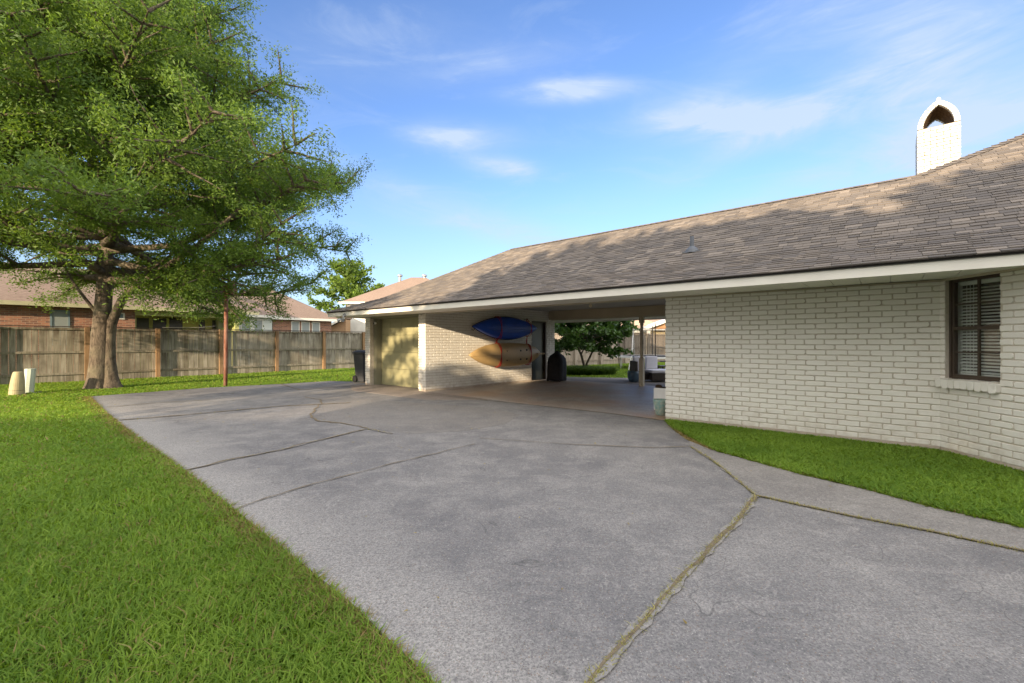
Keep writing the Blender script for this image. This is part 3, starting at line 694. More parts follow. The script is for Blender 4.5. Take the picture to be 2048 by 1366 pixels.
for yy in (a_+.07, b_-.12, b_-.16, b_-.2): m.box((X0+.083, yy, za+.06), (.002, 0, 0), (0, .005, 0), (0, 0, zb-za-.12))
m.build('blind', M['blind'], wn)
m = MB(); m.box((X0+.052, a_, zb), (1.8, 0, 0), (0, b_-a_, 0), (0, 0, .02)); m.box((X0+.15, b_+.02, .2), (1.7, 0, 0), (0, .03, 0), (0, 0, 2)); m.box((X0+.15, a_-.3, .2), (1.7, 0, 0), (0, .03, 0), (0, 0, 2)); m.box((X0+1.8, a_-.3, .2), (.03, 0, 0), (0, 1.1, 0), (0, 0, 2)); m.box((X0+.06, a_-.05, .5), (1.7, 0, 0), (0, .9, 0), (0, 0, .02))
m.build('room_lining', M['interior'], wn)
m = MB(); m.box((X0+.051, b_+.0, za+.0), (.1, 0, 0), (0, .015, 0), (0, 0, zb-za)); m.box((X0+.051, a_, za-.01), (.09, 0, 0), (0, b_-a_, 0), (0, 0, .03)); m.build('inner_casing', M['white'], wn)
m = MB(); rs = random.Random(3); yy = yB-.01; i = 0
while yy < yA+.03:
    dz = rs.uniform(-.008, .008); m.prism([Vector((5.40-.012+rs.uniform(-.006, .006), yy+q[0], q[1]+dz)) for q in [(.0, .835), (.012, .82+rs.uniform(-.008, .008)), (.06, .815+rs.uniform(-.008, .008)), (.077, .832), (.0775, .925), (.0, .925)]], (.15, 0, .01), rs.random()); yy += .078
m.build('sill', M['brick'], wn, bevel=.006)
# ------------------------------------------------------------------ small house fittings
fl = thing('floodlight', W(11.95, 6.5, 2.14), 'twin head security floodlight under the left roof corner', 'light')
c0 = W(11.95, 6.505, 2.16); m = MB(); m.tube([c0, c0-V3*.05], [.05, .045], 14); m.build('mount', M['steel'], fl)
for s in (-1, 1):
    m = MB(); a = c0-V3*.06-Z3*.02; b = a+U3*s*.09-Z3*.09-V3*.02; m.tube([a, a.lerp(b, .5)-Z3*.02, b], .012, 8); m.tube([b, b+U3*s*.03-V3*.04-Z3*.03, b+U3*s*.06-V3*.08-Z3*.05], [.025, .045, .05], 12); m.build('lamp_head', M['steel'], fl)
cm_ = thing('security_camera', W(12.5, 7.87, 1.98), 'small round security camera at the top left of the garage door', 'camera')
p = W(12.56, 7.86, 1.99); m = MB(); m.tube([p+V3*.0+U3*.09, p], .018, 10); m.build('bracket', M['rubber'], cm_)
m = MB(); m.tube([p+V3*.04, p-V3*.01, p-V3*.04], [.03, .042, .03], 14); m.build('body', M['white'], cm_); m = MB(); m.tube([p-V3*.038, p-V3*.046], .022, 12); m.build('lens', M['rubber'], cm_)
# ------------------------------------------------------------------ kayaks on the wall and their straps
def wallpt(v, off, z):                                # point at depth v, distance off from the kayak wall
    t = (v-7.74)/(kax.dot(V3)); return K0+kax*t+nKw*off+Z3*z
def loft(name, v0, v1, zc, hw_, dep, off, mat, fine, blunt=0, chine=3, thingo=None):
    N = 36; S = 24; m = MB(); vs = []
    for i in range(N+1):
        t = i/N; x = 2*t-1
        a = max(0., 1-abs(x)**(fine if x > 0 or not blunt else 2.7)); w_ = hw_*(a**.92)
        if blunt and x > 0: w_ = hw_*max(0, 1-abs(x)**3.2)**.8
        w_ = max(w_, .006); dd = max(dep*(max(0, 1-abs(x)**3.5)**.6), .012)
        for k in range(S):
            an = 2*PI*k/S; cz_, sn = math.cos(an), math.sin(an)
            zz = w_*cz_; oo = sn
            if sn > 0: oo = (sn**.75)*dd*(1-.06*math.cos(an*chine*2)**2*min(1, w_/hw_))
            else: oo = sn*dd*.45
            vs.append(wallpt(v0+(v1-v0)*t, off+oo, zc+zz+(.03*x*x)))
    fs = [(i*S+k, (i+1)*S+k, (i+1)*S+(k+1) % S, i*S+(k+1) % S) for i in range(N) for k in range(S)]+[tuple(range(S)), tuple(range((N+1)*S-1, N*S-1, -1))]
    m.add(vs, fs); return m
ky = thing('kayak', wallpt(10.8, .2, 1.84), 'blue kayak hanging on the brick wall above the tan one', 'kayak', None)
loft('k', 9.32, 12.26, 1.83, .365, .19, .15, None, 1.9).build('hull', M['blue'], ky, smooth=True)
m = MB()
for dz in (-.13, -.045, .045, .13): m.tube([wallpt(v, .15+.19*max(.01, 1-abs((v-10.79)/1.47)**3.5)**.6*(1 if abs(dz) < .1 else .93)+.002, 1.83+dz*(1-abs((v-10.79)/1.47)**2)) for v in np.linspace(9.9, 11.8, 14)], [.004]+[.012]*12+[.004], 6)
m.build('hull_ridges', M['blue'], ky, smooth=True)
m = MB(); m.tube([wallpt(9.30, .12, 1.78), wallpt(9.34, .16, 1.74), wallpt(9.42, .14, 1.78)], .01, 6); m.build('carry_handle', M['rubber'], ky)
rm = MB(); rm.tube([wallpt(9.32+2.94*t, .13, 1.83+.03*(2*t-1)**2+.372*max(0, 1-abs(2*t-1)**1.9)**.92) for t in np.linspace(0, 1, 30)], .012, 6); rm.tube([wallpt(9.32+2.94*t, .13, 1.83+.03*(2*t-1)**2-.372*max(0, 1-abs(2*t-1)**1.9)**.92) for t in np.linspace(0, 1, 30)], .012, 6); rm.build('rim', M['rubber'], ky)
kt = thing('kayak', wallpt(10.8, .2, .97), 'tan sit on top kayak hanging below the blue one, hull outwards', 'kayak')
loft('k', 9.16, 12.42, .965, .385, .18, .16, None, 2.0, 1).build('hull', M['tan'], kt, smooth=True)
m = MB(); m.tube([wallpt(v, .16+.18*max(.02, 1-abs((v-10.79)/1.63)**3.5)**.6, .965) for v in np.linspace(9.18, 10.4, 12)], [.012]*10+[.008, .003], 8); m.build('keel', M['tan'], kt, smooth=True); m = MB(); m.box(wallpt(12.1, .27, .955), kax*.36, Z3*.045, nKw*.07); m.build('skeg', M['tan'], kt)
for (vv, dz) in ((10.62, .13), (10.62, -.17), (11.25, .13), (11.25, -.15), (11.55, .15), (11.55, -.15)):
    m = MB(); q = wallpt(vv, .16+.172, .965+dz); m.tube([q-nKw*.05, q+nKw*.0035], .032 if vv > 11 else .018, 12); m.build('scupper_hole', M['rubber'], kt)
for i, vv in enumerate((10.35, 11.75)):
    st = thing('hanging_strap', wallpt(vv, .15, 2.18), ('left' if i == 0 else 'right')+'most red webbing strap looped round both hanging kayaks', 'strap', 'red straps holding the kayaks')
    def loop(zc, h, o0, dv):
        return [wallpt(vv+dv*math.cos(a*1.0), .15+o0*max(math.sin(a), -.45), zc+h*math.cos(a)) for a in np.linspace(0, 2*PI, 26)]
    m = MB(); x = abs(vv-10.79)/1.47; hh = .372*(1-x**2.1)**.85; m.tube(loop(1.83, hh+.02, .215, .05), .008, 6, False); m.tube(loop(1.83, hh+.015, .22, -.06), .008, 6, False)
    m.tube([wallpt(vv, .15, 2.17), wallpt(vv-.05, .15, 1.84+hh)], .012, 6); m.tube([wallpt(vv, .15, 2.17), wallpt(vv+.10, .17, 1.84+hh)], .012, 6); m.build('upper_loop', M['red'], st)
    m = MB(); hh2 = .37 if i == 0 else .34; m.tube(loop(.965, hh2+.015, .205, .05), .009, 6, False); m.tube(loop(.965, hh2+.02, .21, -.05), .008, 6, False); m.tube(loop(.965, hh2+.02, .207, 0), .007, 6, False)
    m.tube([wallpt(vv, .16, 1.83-hh), wallpt(vv-.04, .18, .97+hh2)], .013, 6); m.tube([wallpt(vv-.02, .18, 1.83-hh), wallpt(vv-.12, .22, 1.40), wallpt(vv-.06, .2, .99+hh2)], .013, 6); m.build('lower_loop', M['red'], st)
    m = MB(); m.tube([wallpt(vv, .15, 2.2), wallpt(vv, .15, 2.12)], .012, 6); m.tube([wallpt(vv, .0, 2.15), wallpt(vv, .17, 2.15)], .01, 6); m.build('hook', M['rubber'], st)
# ------------------------------------------------------------------ carport things
gr = thing('covered_grill', Vector((1.58, 15.5, .006)), 'tall barbecue grill under a black fabric cover beside the dark side door', 'grill')
prof = [(.0, 1.07), (.04, 1.06), (.10, .99), (.24, .90), (.31, .80), (.335, .65), (.34, .4), (.335, .2), (.345, .05), (.33, .03)]
m = MB(); n = 40; vs = []; pr = prof[::-1]
for r_, z_ in pr:
    for k in range(n):
        a = 2*PI*k/n; rr = r_*(1+.035*math.sin(a*7+z_*3)*(1-z_/1.2)+.02*math.sin(a*13)*(1-z_/1.1)); sq = 1/max(abs(math.cos(a))**3+abs(math.sin(a))**3, .3)**(1/3)
        q = U3*(rr*sq*math.cos(a)*.95)+V3*(rr*sq*math.sin(a)*.8); vs.append(Vector((1.58, 15.5, .006+z_))+q)
fs = [(i*n+k, i*n+(k+1) % n, (i+1)*n+(k+1) % n, (i+1)*n+k) for i in range(len(pr)-1) for k in range(n)]
m.add(vs, fs+[tuple(range(n-1, -1, -1))]); m.build('cover', M['black'], gr, smooth=True)
for s in (-1, 1): m = MB(); m.tube([Vector((1.58, 15.5, .045))+U3*s*.25-V3*.2-U3*.03, Vector((1.58, 15.5, .045))+U3*s*.25-V3*.2+U3*.03], .038, 12); m.build('wheel', M['rubber'], gr)
pt = thing('glazed_pot', Vector((2.83, 8.35, .006)), 'crackled teal glazed pot at the left end of the broad brick wall', 'plant pot')
m = MB(); m.lathe((2.83, 8.35, .006), [(.085, 0), (.10, .01), (.13, .2), (.15, .27), (.155, .29), (.14, .295), (.125, .26)], 28); m.build('pot', M['tealglaze'], pt, smooth=True)
m = MB(); m.lathe((2.83, 8.35, .2), [(.1, 0), (.125, .06)], 18); m.build('soil', M['soil'], pt)
wp = thing('planter_box', Vector((3.10, 9.0, .006)), 'tall white square planter behind the teal pot', 'planter')
m = MB(); m.cbox((3.10, 9.0, .006), .3, .3, .45, math.atan2(UY, UX)); m.build('box', M['white'], wp, bevel=.012)
m = MB(); m.cbox((3.10, 9.0, .44), .25, .25, .022, math.atan2(UY, UX)); m.build('soil', M['soil'], wp)
m = MB(); m.lathe((3.0, 9.0, .462), [(.06, 0), (.075, .02), (.05, .05), (.01, .06)], 10); m.build('stones', M['soil'], wp)
# ------------------------------------------------------------------ wheelie bin
bc = W(12.35, 10.2)
bc = Vector((-5.05, 15.15, 0)); bn = thing('wheelie_bin', bc, 'dark grey wheeled rubbish bin beside the garage corner', 'bin'); ang = math.atan2(VY, VX)
m = MB(); e1, e2 = V3, U3
def frus(mm, c, w0, d0, w1, d1, z0, z1):
    q = [c+e1*sx*w0/2+e2*sy*d0/2+Z3*z0 for sx, sy in ((-1, -1), (1, -1), (1, 1), (-1, 1))]+[c+e1*sx*w1/2+e2*sy*d1/2+Z3*z1 for sx, sy in ((-1, -1), (1, -1), (1, 1), (-1, 1))]
    if e1.cross(e2).z < 0: q = [q[0], q[3], q[2], q[1], q[4], q[7], q[6], q[5]]
    mm.add(q, [(3, 2, 1, 0), (4, 5, 6, 7), (0, 1, 5, 4), (1, 2, 6, 5), (2, 3, 7, 6), (3, 0, 4, 7)])
frus(m, bc, .44, .48, .56, .62, .03, .95); frus(m, bc, .60, .66, .61, .67, .95, 1.0); m.build('body', M['binplastic'], bn, bevel=.02)
m = MB(); frus(m, bc, .62, .70, .60, .66, 1.003, 1.05); frus(m, bc, .58, .64, .42, .46, 1.05, 1.1); m.build('lid', M['binplastic'], bn, bevel=.015)
for s in (-1, 1):
    m = MB(); q = bc+V3*s*.26+U3*.22+Z3*.12; m.tube([q-V3*.03, q+V3*.03], .12, 18); m.build('wheel', M['rubber'], bn)
# ------------------------------------------------------------------ rusty pole
rp = g(451, 772, -.01); pl = thing('rusty_pole', rp, 'rusty red steel pole with bracket standing on the slab edge below the tree', 'pole')
m = MB(); m.tube([rp, rp+Z3*1.6+Vector((.01, 0, 0)), rp+Z3*3.2+Vector((.03, 0, 0))], .055, 14); m.build('shaft', M['rust'], pl, smooth=True)
m = MB(); q = rp+Z3*3.0; m.box(q+Vector((.09, -.12, -.1)), (.22, 0, 0), (0, .22, 0), (0, 0, .32)); m.box(q+Vector((-.1, -.02, .12)), (.2, 0, 0), (0, .05, 0), (0, 0, .06)); m.box(q+Vector((-.05, -.05, -.04)), (.15, 0, 0), (0, .1, 0), (0, 0, .05)); m.build('bracket', M['rust'], pl, bevel=.01)
# ------------------------------------------------------------------ utility pedestals
def capped(c, r, h, mat, name, label, tilt, split, oct_=20):
    t = thing(name, c, label, 'utility pedestal')
    if split:
        m = MB(); m.lathe(c, [(r*1.12, -.03), (r*1.1, split-.008)], oct_, tilt=tilt); m.build('base', mat, t, smooth=False)
        m = MB(); m.lathe(c, [(r*1.02, split-.008), (r*1.02, split+.004)], oct_, tilt=tilt); m.build('seam', M['rubber'], t)
    m = MB(); m.lathe(c, [(r*1.1, split), (r*.98, h*.6), (r*.78, h*.93), (r*.70, h*.985), (r*.55, h)] if split else [(r, -.03), (r, h*.96), (r*1.04, h*.965), (r*1.04, h*.99), (r*.9, h)], oct_, tilt=tilt); m.build('cap', mat, t)
    return t
c_ = g(33, 790, -.01); capped(c_, .135, .62, M['ped1'], 'utility_pedestal', 'squat tan utility pedestal with domed top, leaning beside the pale green one', (.08, 0), .13, 24)
c_ = g(56, 786, -.01); t_ = capped(c_, .112, .67, M['ped2'], 'utility_pedestal', 'slim pale green utility pedestal on a little concrete pad', (.10, 0), 0, 10)
m = MB(); m.cbox(c_+Z3*-.03, .5, .4, .045, .3); m.build('pad', M['edge'], t_)
# ------------------------------------------------------------------ fences
def fence(name, A, B, posts, top, label, mb_board, mb_post, front, seed, sag=0):
    rn = random.Random(seed); ax = (B-A).normalized(); L = (B-A).length; n = Vector(front).normalized()
    f = thing(name, A, label, 'fence'); bl = [p for p in posts]; bounds = sorted([0]+bl+[L])
    for a, b in zip(bounds[:-1], bounds[1:]):
        if b-a < .2: continue
        m = MB(); x = a+.0
        while x < b-.03:
            w_ = min(rn.uniform(.148, .185), b-x); dz = rn.uniform(-.008, .008); gp = rn.uniform(.002, .014)
            m.box(A+ax*x-n*(.055+rn.uniform(0, .003))+Z3*-.02, ax*(w_-gp), n*.016, Z3*(top-.03+dz), rn.random()); x += w_
        m.build('boards', mb_board, f)
        for zz in (.26, 1.02, top-.12): m = MB(); m.box(A+ax*(a+.002)-n*.036+Z3*zz, ax*(b-a-.004), n*.036, Z3*.075, rn.random()*.5); m.build('rail', mb_board, f)
    for p in bl:
        m = MB(); m.box(A+ax*(p-.065)+n*.002-Z3*.1, ax*.13, n*.10, Z3*(top+.08+rn.uniform(-.01, .01)), rn.random()); m.build('post', mb_post, f)
    m = MB(); m.box(A-n*.06+Z3*(top-.022), ax*L, n*.075, Z3*.03, .1); m.build('cap_rail', M['drip'] if mb_board is M['fence'] else mb_board, f)
    return f
FU = 21.9
wc = wood('dark_weathered_cap', (.10, .085, .07), (.14, .12, .10), (.05, .04, .035)); M['drip2'] = wc
A = W(FU, -9, -.03); B = W(FU, 19, -.03)
Mdr = M['drip']; M['drip'] = wc
fence('wood_fence', A, B, [9+v for v in (-8.8, -6.6, -4.4, -2.2, -.15, 2.04, 4.05, 6.2, 8.48, 10.75, 12.97, 15.2, 17.4)], 1.96, 'weathered grey board fence with orange posts behind the big tree', M['fence'], M['post'], -U3, 31)
M['drip'] = Mdr
A = Vector((1.2, 24.25, -.03)); B = Vector((16, 34.4, -.03))
d2 = (B-A).normalized(); fence('wood_fence', A, B, [x for x in (.9, 3.05, 5.2, 7.4, 9.6, 11.8, 14, 16.2)], 1.97, 'pale board fence at the back of the yard seen through the carport', M['fence2'], M['fence2'], (d2.y, -d2.x, 0), 32)
A = Vector((1.2, 24.25, -.03)); B = W(FU-.2, 19, -.03); d2 = (B-A).normalized()
# loose warped board resting on the fence top
lb = MB(); pts = [W(FU, 4.2, 1.95), W(FU, 4.9, 1.955), W(FU, 5.5, 1.985), W(FU, 6.05, 2.06)]
for i in range(3): lb.box(pts[i]+U3*.02, pts[i+1]-pts[i], -U3*.09, Z3*.02)
tag(lb.build('loose_board', M['edge'], None, W(FU, 5, 1.95)), 'long curled pale board lying on top of the grey fence', 'board')
# ------------------------------------------------------------------ neighbouring houses
def hip(m, u0, u1, v0, v1, ze, pitch, ov=.45, along='v', gable=False):
    u0 -= ov; u1 += ov; v0 -= ov; v1 += ov
    if along == 'v':
        h = (u1-u0)/2; zr = ze+h*pitch; s = 0 if gable else h; a, b = W((u0+u1)/2, v0+s, zr), W((u0+u1)/2, v1-s, zr)
    else:
        h = (v1-v0)/2; zr = ze+h*pitch; s = 0 if gable else h; a, b = W(u0+s, (v0+v1)/2, zr), W(u1-s, (v0+v1)/2, zr)
    q = [W(u0, v0, ze), W(u1, v0, ze), W(u1, v1, ze), W(u0, v1, ze)]
    if along == 'v': m.poly([q[0], q[3], b, a]); m.poly([q[1], a, b, q[2]][::1]); m.poly([q[0], a, q[1]]); m.poly([q[3], q[2], b])
    else: m.poly([q[0], a, b, q[1]][::1]); m.poly([q[3], q[2], b, a]); m.poly([q[0], q[3], a]); m.poly([q[1], b, q[2]])
    m.poly(q[::-1])
def wins(par, u, specs, frame='trim', glassm='screen'):
    for (v0, v1, z0, z1) in specs:
        m = MB(); f = .06
        m.hbox(u-.03, u, v0-f, v0, z0-f, z1+f); m.hbox(u-.03, u, v1, v1+f, z0-f, z1+f); m.hbox(u-.03, u, v0, v1, z1, z1+f); m.hbox(u-.03, u, v0, v1, z0-f, z0)
        w_ = m.build('window', M[frame], par)
        m = MB(); m.hbox(u-.012, u-.002, v0, v1, z0, z1); m.build('pane', M[glassm], w_)
def pv_(px, u):                                        # v where the sight column px meets the plane u
    r = (px-CX)/F; Y = u/(r*UX+UY); return Y*(r*VX+VY)
def pz_(px, py, u): r = (px-CX)/F; Y = u/(r*UX+UY); return EYE-(py-CY)/F*Y
HU = 26.5
nh = thing('neighbour_house', W(29, 3), 'long red brick house with yellow covered porch and brown hip roof behind the grey fence', 'house')
m = MB(); m.hbox(HU, HU+7, -8, pv_(270, HU), 0, 2.95); m.build('brick_wall', M['redbrick'], nh)
va, vb_ = pv_(270, HU), pv_(437, HU+.0)
m = MB(); m.hbox(HU+2.2, HU+7, va, vb_+1.0, 0, 2.95); m.hbox(HU+.3, HU+2.2, va+.003, va+.1, 0, 2.9); m.hbox(HU+.0, HU+2.2, vb_+.75, vb_+.95, 0, 2.95); m.hbox(HU, HU+.15, va+.01, vb_+.7, 2.62, 2.95); m.build('porch_wall', M['yellowwall'], nh)
m = MB(); hip(m, HU, HU+7, -8, vb_+1.3, 2.98, .5); m.build('roof', M['farroof'], nh)
m = MB(); m.hbox(HU-.5, HU-.46, -8.5, vb_+1.78, 2.84, 3.0); m.hbox(HU-.46, HU+7, -8.5, vb_+1.78, 2.955, 2.975); m.build('fascia', basic('olive_cream_fascia', (.50, .48, .30), None, 3, .6, .05), nh)
wins(nh, HU, [(pv_(104, HU), pv_(136, HU), 1.3, pz_(120, 623, HU))], 'bluewin', 'blindwin')
wins(nh, HU, [(pv_(229, HU), pv_(246, HU), pz_(238, 636, HU), pz_(238, 628, HU))], 'trim', 'bluewin')
wu = HU+2.2; wins(nh, wu, [(pv_(a, wu), pv_(b, wu), 1.0, pz_(320, 637, wu)) for a, b in ((272, 298), (305, 333), (338, 365), (397, 410), (424, 433))], 'yellowwall', 'screen')
fn = thing('ceiling_fan', W(HU+1, pv_(345, HU+1), 2.6), 'dark ceiling fan under the yellow porch behind the fence', 'fan')
fc = W(HU+1, pv_(345, HU+1), 2.6); m = MB(); m.lathe(fc-Z3*.1, [(.06, 0), (.13, .03), (.13, .1), (.04, .14), (.03, .3)], 12); m.build('motor', M['rubber'], fn)
for k in range(5):
    a = k*2*PI/5+.3; dd = Vector((math.cos(a), math.sin(a), 0)); qq = Vector((-dd.y, dd.x, 0)); m = MB(); m.box(fc+dd*.12-qq*.06-Z3*.03, dd*.5, qq*.12, Z3*.012); m.build('blade', M['rubber'], fn)
nw = thing('neighbour_house', W(30, 9), 'white sided house wing with three shaded windows behind the fence', 'house'); H2 = 28.2
m = MB(); m.hbox(H2, H2+5, pv_(437, H2), pv_(544, H2), 0, 2.93)
w0 = m.build('siding_wall', M['siding'], nw)
m = MB()
for i in range(14): m.hbox(H2-.012, H2-.001, pv_(437, H2), pv_(544, H2), .2*i+.1, .2*i+.285)
m.build('siding', M['siding'], w0)
m = MB(); hip(m, H2, H2+6, pv_(437, H2)-3, pv_(544, H2), 2.95, .55, .4); m.build('roof', M['farroof'], nw)
m = MB(); m.hbox(H2-.42, H2-.38, pv_(437, H2)-3, pv_(544, H2)+.4, 2.8, 2.95); m.build('fascia', M['trim'], nw)
wins(nw, H2-.014, [(pv_(a, H2), pv_(b, H2), 1.2, pz_(490, 640, H2)) for a, b in ((460, 475), (483, 500), (508, 524))], 'trim', 'blindwin')
nb_ = thing('neighbour_house', W(32, 13), 'brick house end with three pale windows and steep brown hip roof behind the fence', 'house'); H3 = 29.8
m = MB(); m.hbox(H3, H3+6, pv_(546, H3), pv_(663, H3), 0, 2.92); m.build('brick_wall', M['redbrick'], nb_)
m = MB(); v1_ = pv_(663, H3); hip(m, H3, H3+7, pv_(546, H3)-3, v1_, 2.94, .62, .45); m.build('roof', M['farroof'], nb_)
m = MB(); m.hbox(H3-.47, H3-.43, pv_(546, H3)-.3, v1_+.45, 2.8, 2.95); m.build('fascia', M['trim'], nb_)
wins(nb_, H3, [(pv_(a, H3), pv_(b, H3), 1.1, pz_(610, 645, H3)) for a, b in ((584, 597), (604, 618), (625, 638))], 'trim', 'blindwin')
# two storey house right of it
def wbox(m, x0, x1, y0, y1, z0, z1): m.box((x0, y0, z0), (x1-x0, 0, 0), (0, y1-y0, 0), (0, 0, z1-z0))
def whip(m, x0, x1, y0, y1, ze, zr, ov=.5):
    x0 -= ov; x1 += ov; y0 -= ov; y1 += ov; h = min(x1-x0, y1-y0)/2*.95; xm, ym = (x0+x1)/2, (y0+y1)/2
    if x1-x0 > y1-y0: a, b = (x0+h, ym, zr), (x1-h, ym, zr)
    else: a, b = (xm, y0+h, zr), (xm, y1-h, zr)
    q = [(x0, y0, ze), (x1, y0, ze), (x1, y1, ze), (x0, y1, ze)]
    if x1-x0 > y1-y0: m.poly([q[0], q[1], b, a]); m.poly([q[1], q[2], b]); m.poly([q[2], q[3], a, b]); m.poly([q[3], q[0], a])
    else: m.poly([q[0], q[1], a]); m.poly([q[1], q[2], b, a]); m.poly([q[2], q[3], b]); m.poly([q[3], q[0], a, b])
    m.poly(q[::-1])
ts = thing('two_storey_house', (-11, 42, 0), 'taller cream house with brown hip roof left of the near roof corner', 'house')
m = MB(); wbox(m, -14.4, -4, 38.5, 48, 0, 4.75); m.build('wall', M['stucco'], ts)
m = MB(); whip(m, -14.4, -4, 38.5, 48, 4.8, 7.7); m.build('roof', M['farroof'], ts)
m = MB(); wbox(m, -14.95, -3.5, 37.9, 37.98, 4.66, 4.82); m.build('fascia', M['trim'], ts)
m = MB(); wbox(m, -13.4, -12.7, 38.46, 38.495, 4.0, 4.6); m.build('window', M['screen'], ts)
m = MB(); wbox(m, -13.6, -6.5, 35.5, 38.4, 0, 3.55); m.build('lower_wall', M['stucco'], ts)
m = MB(); m.prism([(-12.2, 35.1, 3.6), (-6.2, 35.1, 3.6), (-6.2, 38.45, 4.6), (-10.9, 38.45, 4.6)], (0, 0, .06)); m.build('lower_roof', M['farroof'], ts)
for xx in (-11.0, -8.6):
    m = MB(); m.lathe((xx, 43.2, 7.2), [(.13, 0), (.13, .55), (.26, .6), (.26, .72), (.1, .8)], 12); m.build('roof_vent', M['steel'], ts)
gb = thing('garage_gable', (-13.5, 33.5, 0), 'small tan brick gable with white trim between the brick house and cream house', 'outbuilding')
m = MB(); m.prism([(-14.3, 34, 0), (-12.85, 34, 0), (-12.85, 34, 3.1), (-14.3, 34, 2.4)], (0, 1, 0)); m.build('wall', basic('tan_brick_wall', (.42, .27, .15), (.30, .19, .11), 12, .85, .4), gb)
m = MB(); m.prism([(-14.6, 33.7, 2.3), (-12.8, 33.7, 3.18), (-12.8, 33.7, 3.3), (-14.6, 33.7, 2.42)], (0, 1.5, 0)); m.build('roof', M['farroof'], gb)
m = MB(); m.prism([(-14.6, 33.62, 2.25), (-12.8, 33.62, 3.13), (-12.8, 33.62, 3.26), (-14.6, 33.62, 2.38)], (0, .07, 0)); m.build('bargeboard', M['trim'], gb)
# houses beyond the back fence
bh = thing('back_neighbour_house', (6, 44, 0), 'tan roofed house beyond the back fence, seen behind the small tree', 'house')
m = MB(); wbox(m, 0, 14, 40, 50, 0, 2.3); m.build('wall', M['stucco'], bh); m = MB(); whip(m, 0, 14, 40, 50, 2.35, 5.6); m.build('roof', M['farroof2'], bh)
m = MB(); wbox(m, -.5, 14.5, 39.4, 39.48, 2.2, 2.4); m.build('fascia', M['white'], bh)
b2 = thing('back_neighbour_house', (16, 42, 0), 'house with white gabled porch beyond the swing set', 'house')
m = MB(); wbox(m, 12.4, 24, 38.2, 46, 0, 2.5); m.build('wall', basic('yellow_stucco', (.6, .5, .3), None, 2, .8, .1), b2)
m = MB(); m.prism([(11.2, 37, 2.55), (15.2, 37, 4.1), (19.2, 37, 2.55), (19.2, 37, 2.35), (15.2, 37, 3.85), (11.2, 37, 2.35)], (0, 2, 0)); m.build('gable', M['white'], b2)
m = MB(); m.prism([(11.3, 37.5, 2.35), (15.2, 37.5, 3.8), (19, 37.5, 2.35)], (0, .2, 0)); m.build('gable_infill', basic('orange_wood_infill', (.5, .27, .13), None, 3, .8, .2), b2)
for xx in (11.6, 13.2): m = MB(); m.cbox((xx, 37.4, 0), .25, .25, 2.4); m.build('column', M['white'], b2)
m = MB(); whip(m, 14, 26, 39.2, 49, 3.2, 5.9); m.build('roof', M['farroof2'], b2)
# ------------------------------------------------------------------ back yard: swing set, trampoline, seats, pots
tr = thing('trampoline', (7.6, 23.4, 0), 'round trampoline with white rim and dark safety net in the back yard', 'trampoline'); tc = Vector((7.6, 23.6, 0)); tR = 1.95
ring = [tc+Vector((tR*math.cos(a), tR*math.sin(a), .62)) for a in np.linspace(0, 2*PI, 33)]
m = MB(); vs = []; 
for rr, zz in ((tR-.2, .63), (tR+.06, .63), (tR+.06, .55), (tR-.2, .58)):
    for k in range(32): a = 2*PI*k/32; vs.append(tc+Vector((rr*math.cos(a), rr*math.sin(a), zz)))
m.add(vs, [(j*32+k, j*32+(k+1) % 32, ((j+1) % 4)*32+(k+1) % 32, ((j+1) % 4)*32+k) for j in range(4) for k in range(32)]); m.build('rim_pad', M['white'], tr)
m = MB(); m.lathe(tc+Z3*.6, [(tR-.22, 0), (tR-.22, .012)], 32); m.build('jumping_mat', M['black'], tr)
for k in range(6):
    a = k*PI/3+.25; p = tc+Vector((tR*math.cos(a), tR*math.sin(a), 0)); m = MB(); m.tube([p, p+Z3*.56], .022, 8); m.build('leg', M['white'], tr)
    o_ = Vector((math.cos(a), math.sin(a), 0)); m = MB(); m.tube([p+o_*.08+Z3*.1, p+o_*.14+Z3*.9, p+o_*.16+Z3*1.5, p+o_*.02+Z3*2.3], .022, 8); m.build('net_pole', M['rubber'], tr)
m = MB(); vs = [tc+Vector((rr*math.cos(2*PI*k/32), rr*math.sin(2*PI*k/32), zz)) for rr, zz in ((tR-.05, .63), (tR+.02, 2.2)) for k in range(32)]
m.add(vs, [(k, (k+1) % 32, 32+(k+1) % 32, 32+k) for k in range(32)]); m.build('net', M['net'], tr)
m = MB(); lx = at(1256, 720, 21.9)
for s in (0, .34): m.tube([Vector((5.75+s, 21.7, 0)), Vector((5.95+s, 21.95, .66))], .02, 6)
for k in range(3): z_ = .14+k*.17; m.box((5.75+z_*.3, 21.68+z_*.38, z_), (.34, 0, 0), (0, .07, 0), (0, 0, .02))
m.build('ladder', M['white'], tr)
sw = thing('swing_set', (8, 25.9, 0), 'white A-frame swing set standing behind the trampoline', 'swing set')
for i, (xx) in enumerate((7.05, 9.85)):
    m = MB(); m.tube([(xx-.35, 24.7, 0), (xx, 25.6, 2.05)], .035, 8); m.tube([(xx+.35, 26.5, 0), (xx, 25.6, 2.05)], .035, 8); m.tube([(xx-.16, 25.15, 1.0), (xx+.16, 26.05, 1.0)], .025, 8); m.build('leg_frame', M['white'], sw)
m = MB(); m.tube([(6.8, 25.6, 2.08), (10.4, 25.6, 2.08)], .045, 8); m.build('top_beam', M['white'], sw)
for xx in (8.0, 9.0):
    m = MB(); m.tube([(xx-.2, 25.6, 2.05), (xx-.2, 25.6, .55)], .008, 5); m.tube([(xx+.2, 25.6, 2.05), (xx+.2, 25.6, .55)], .008, 5); m.build('chain', M['steel'], sw); m = MB(); m.box((xx-.24, 25.48, .52), (.48, 0, 0), (0, .24, 0), (0, 0, .03)); m.build('swing_seat', M['blue'], sw)
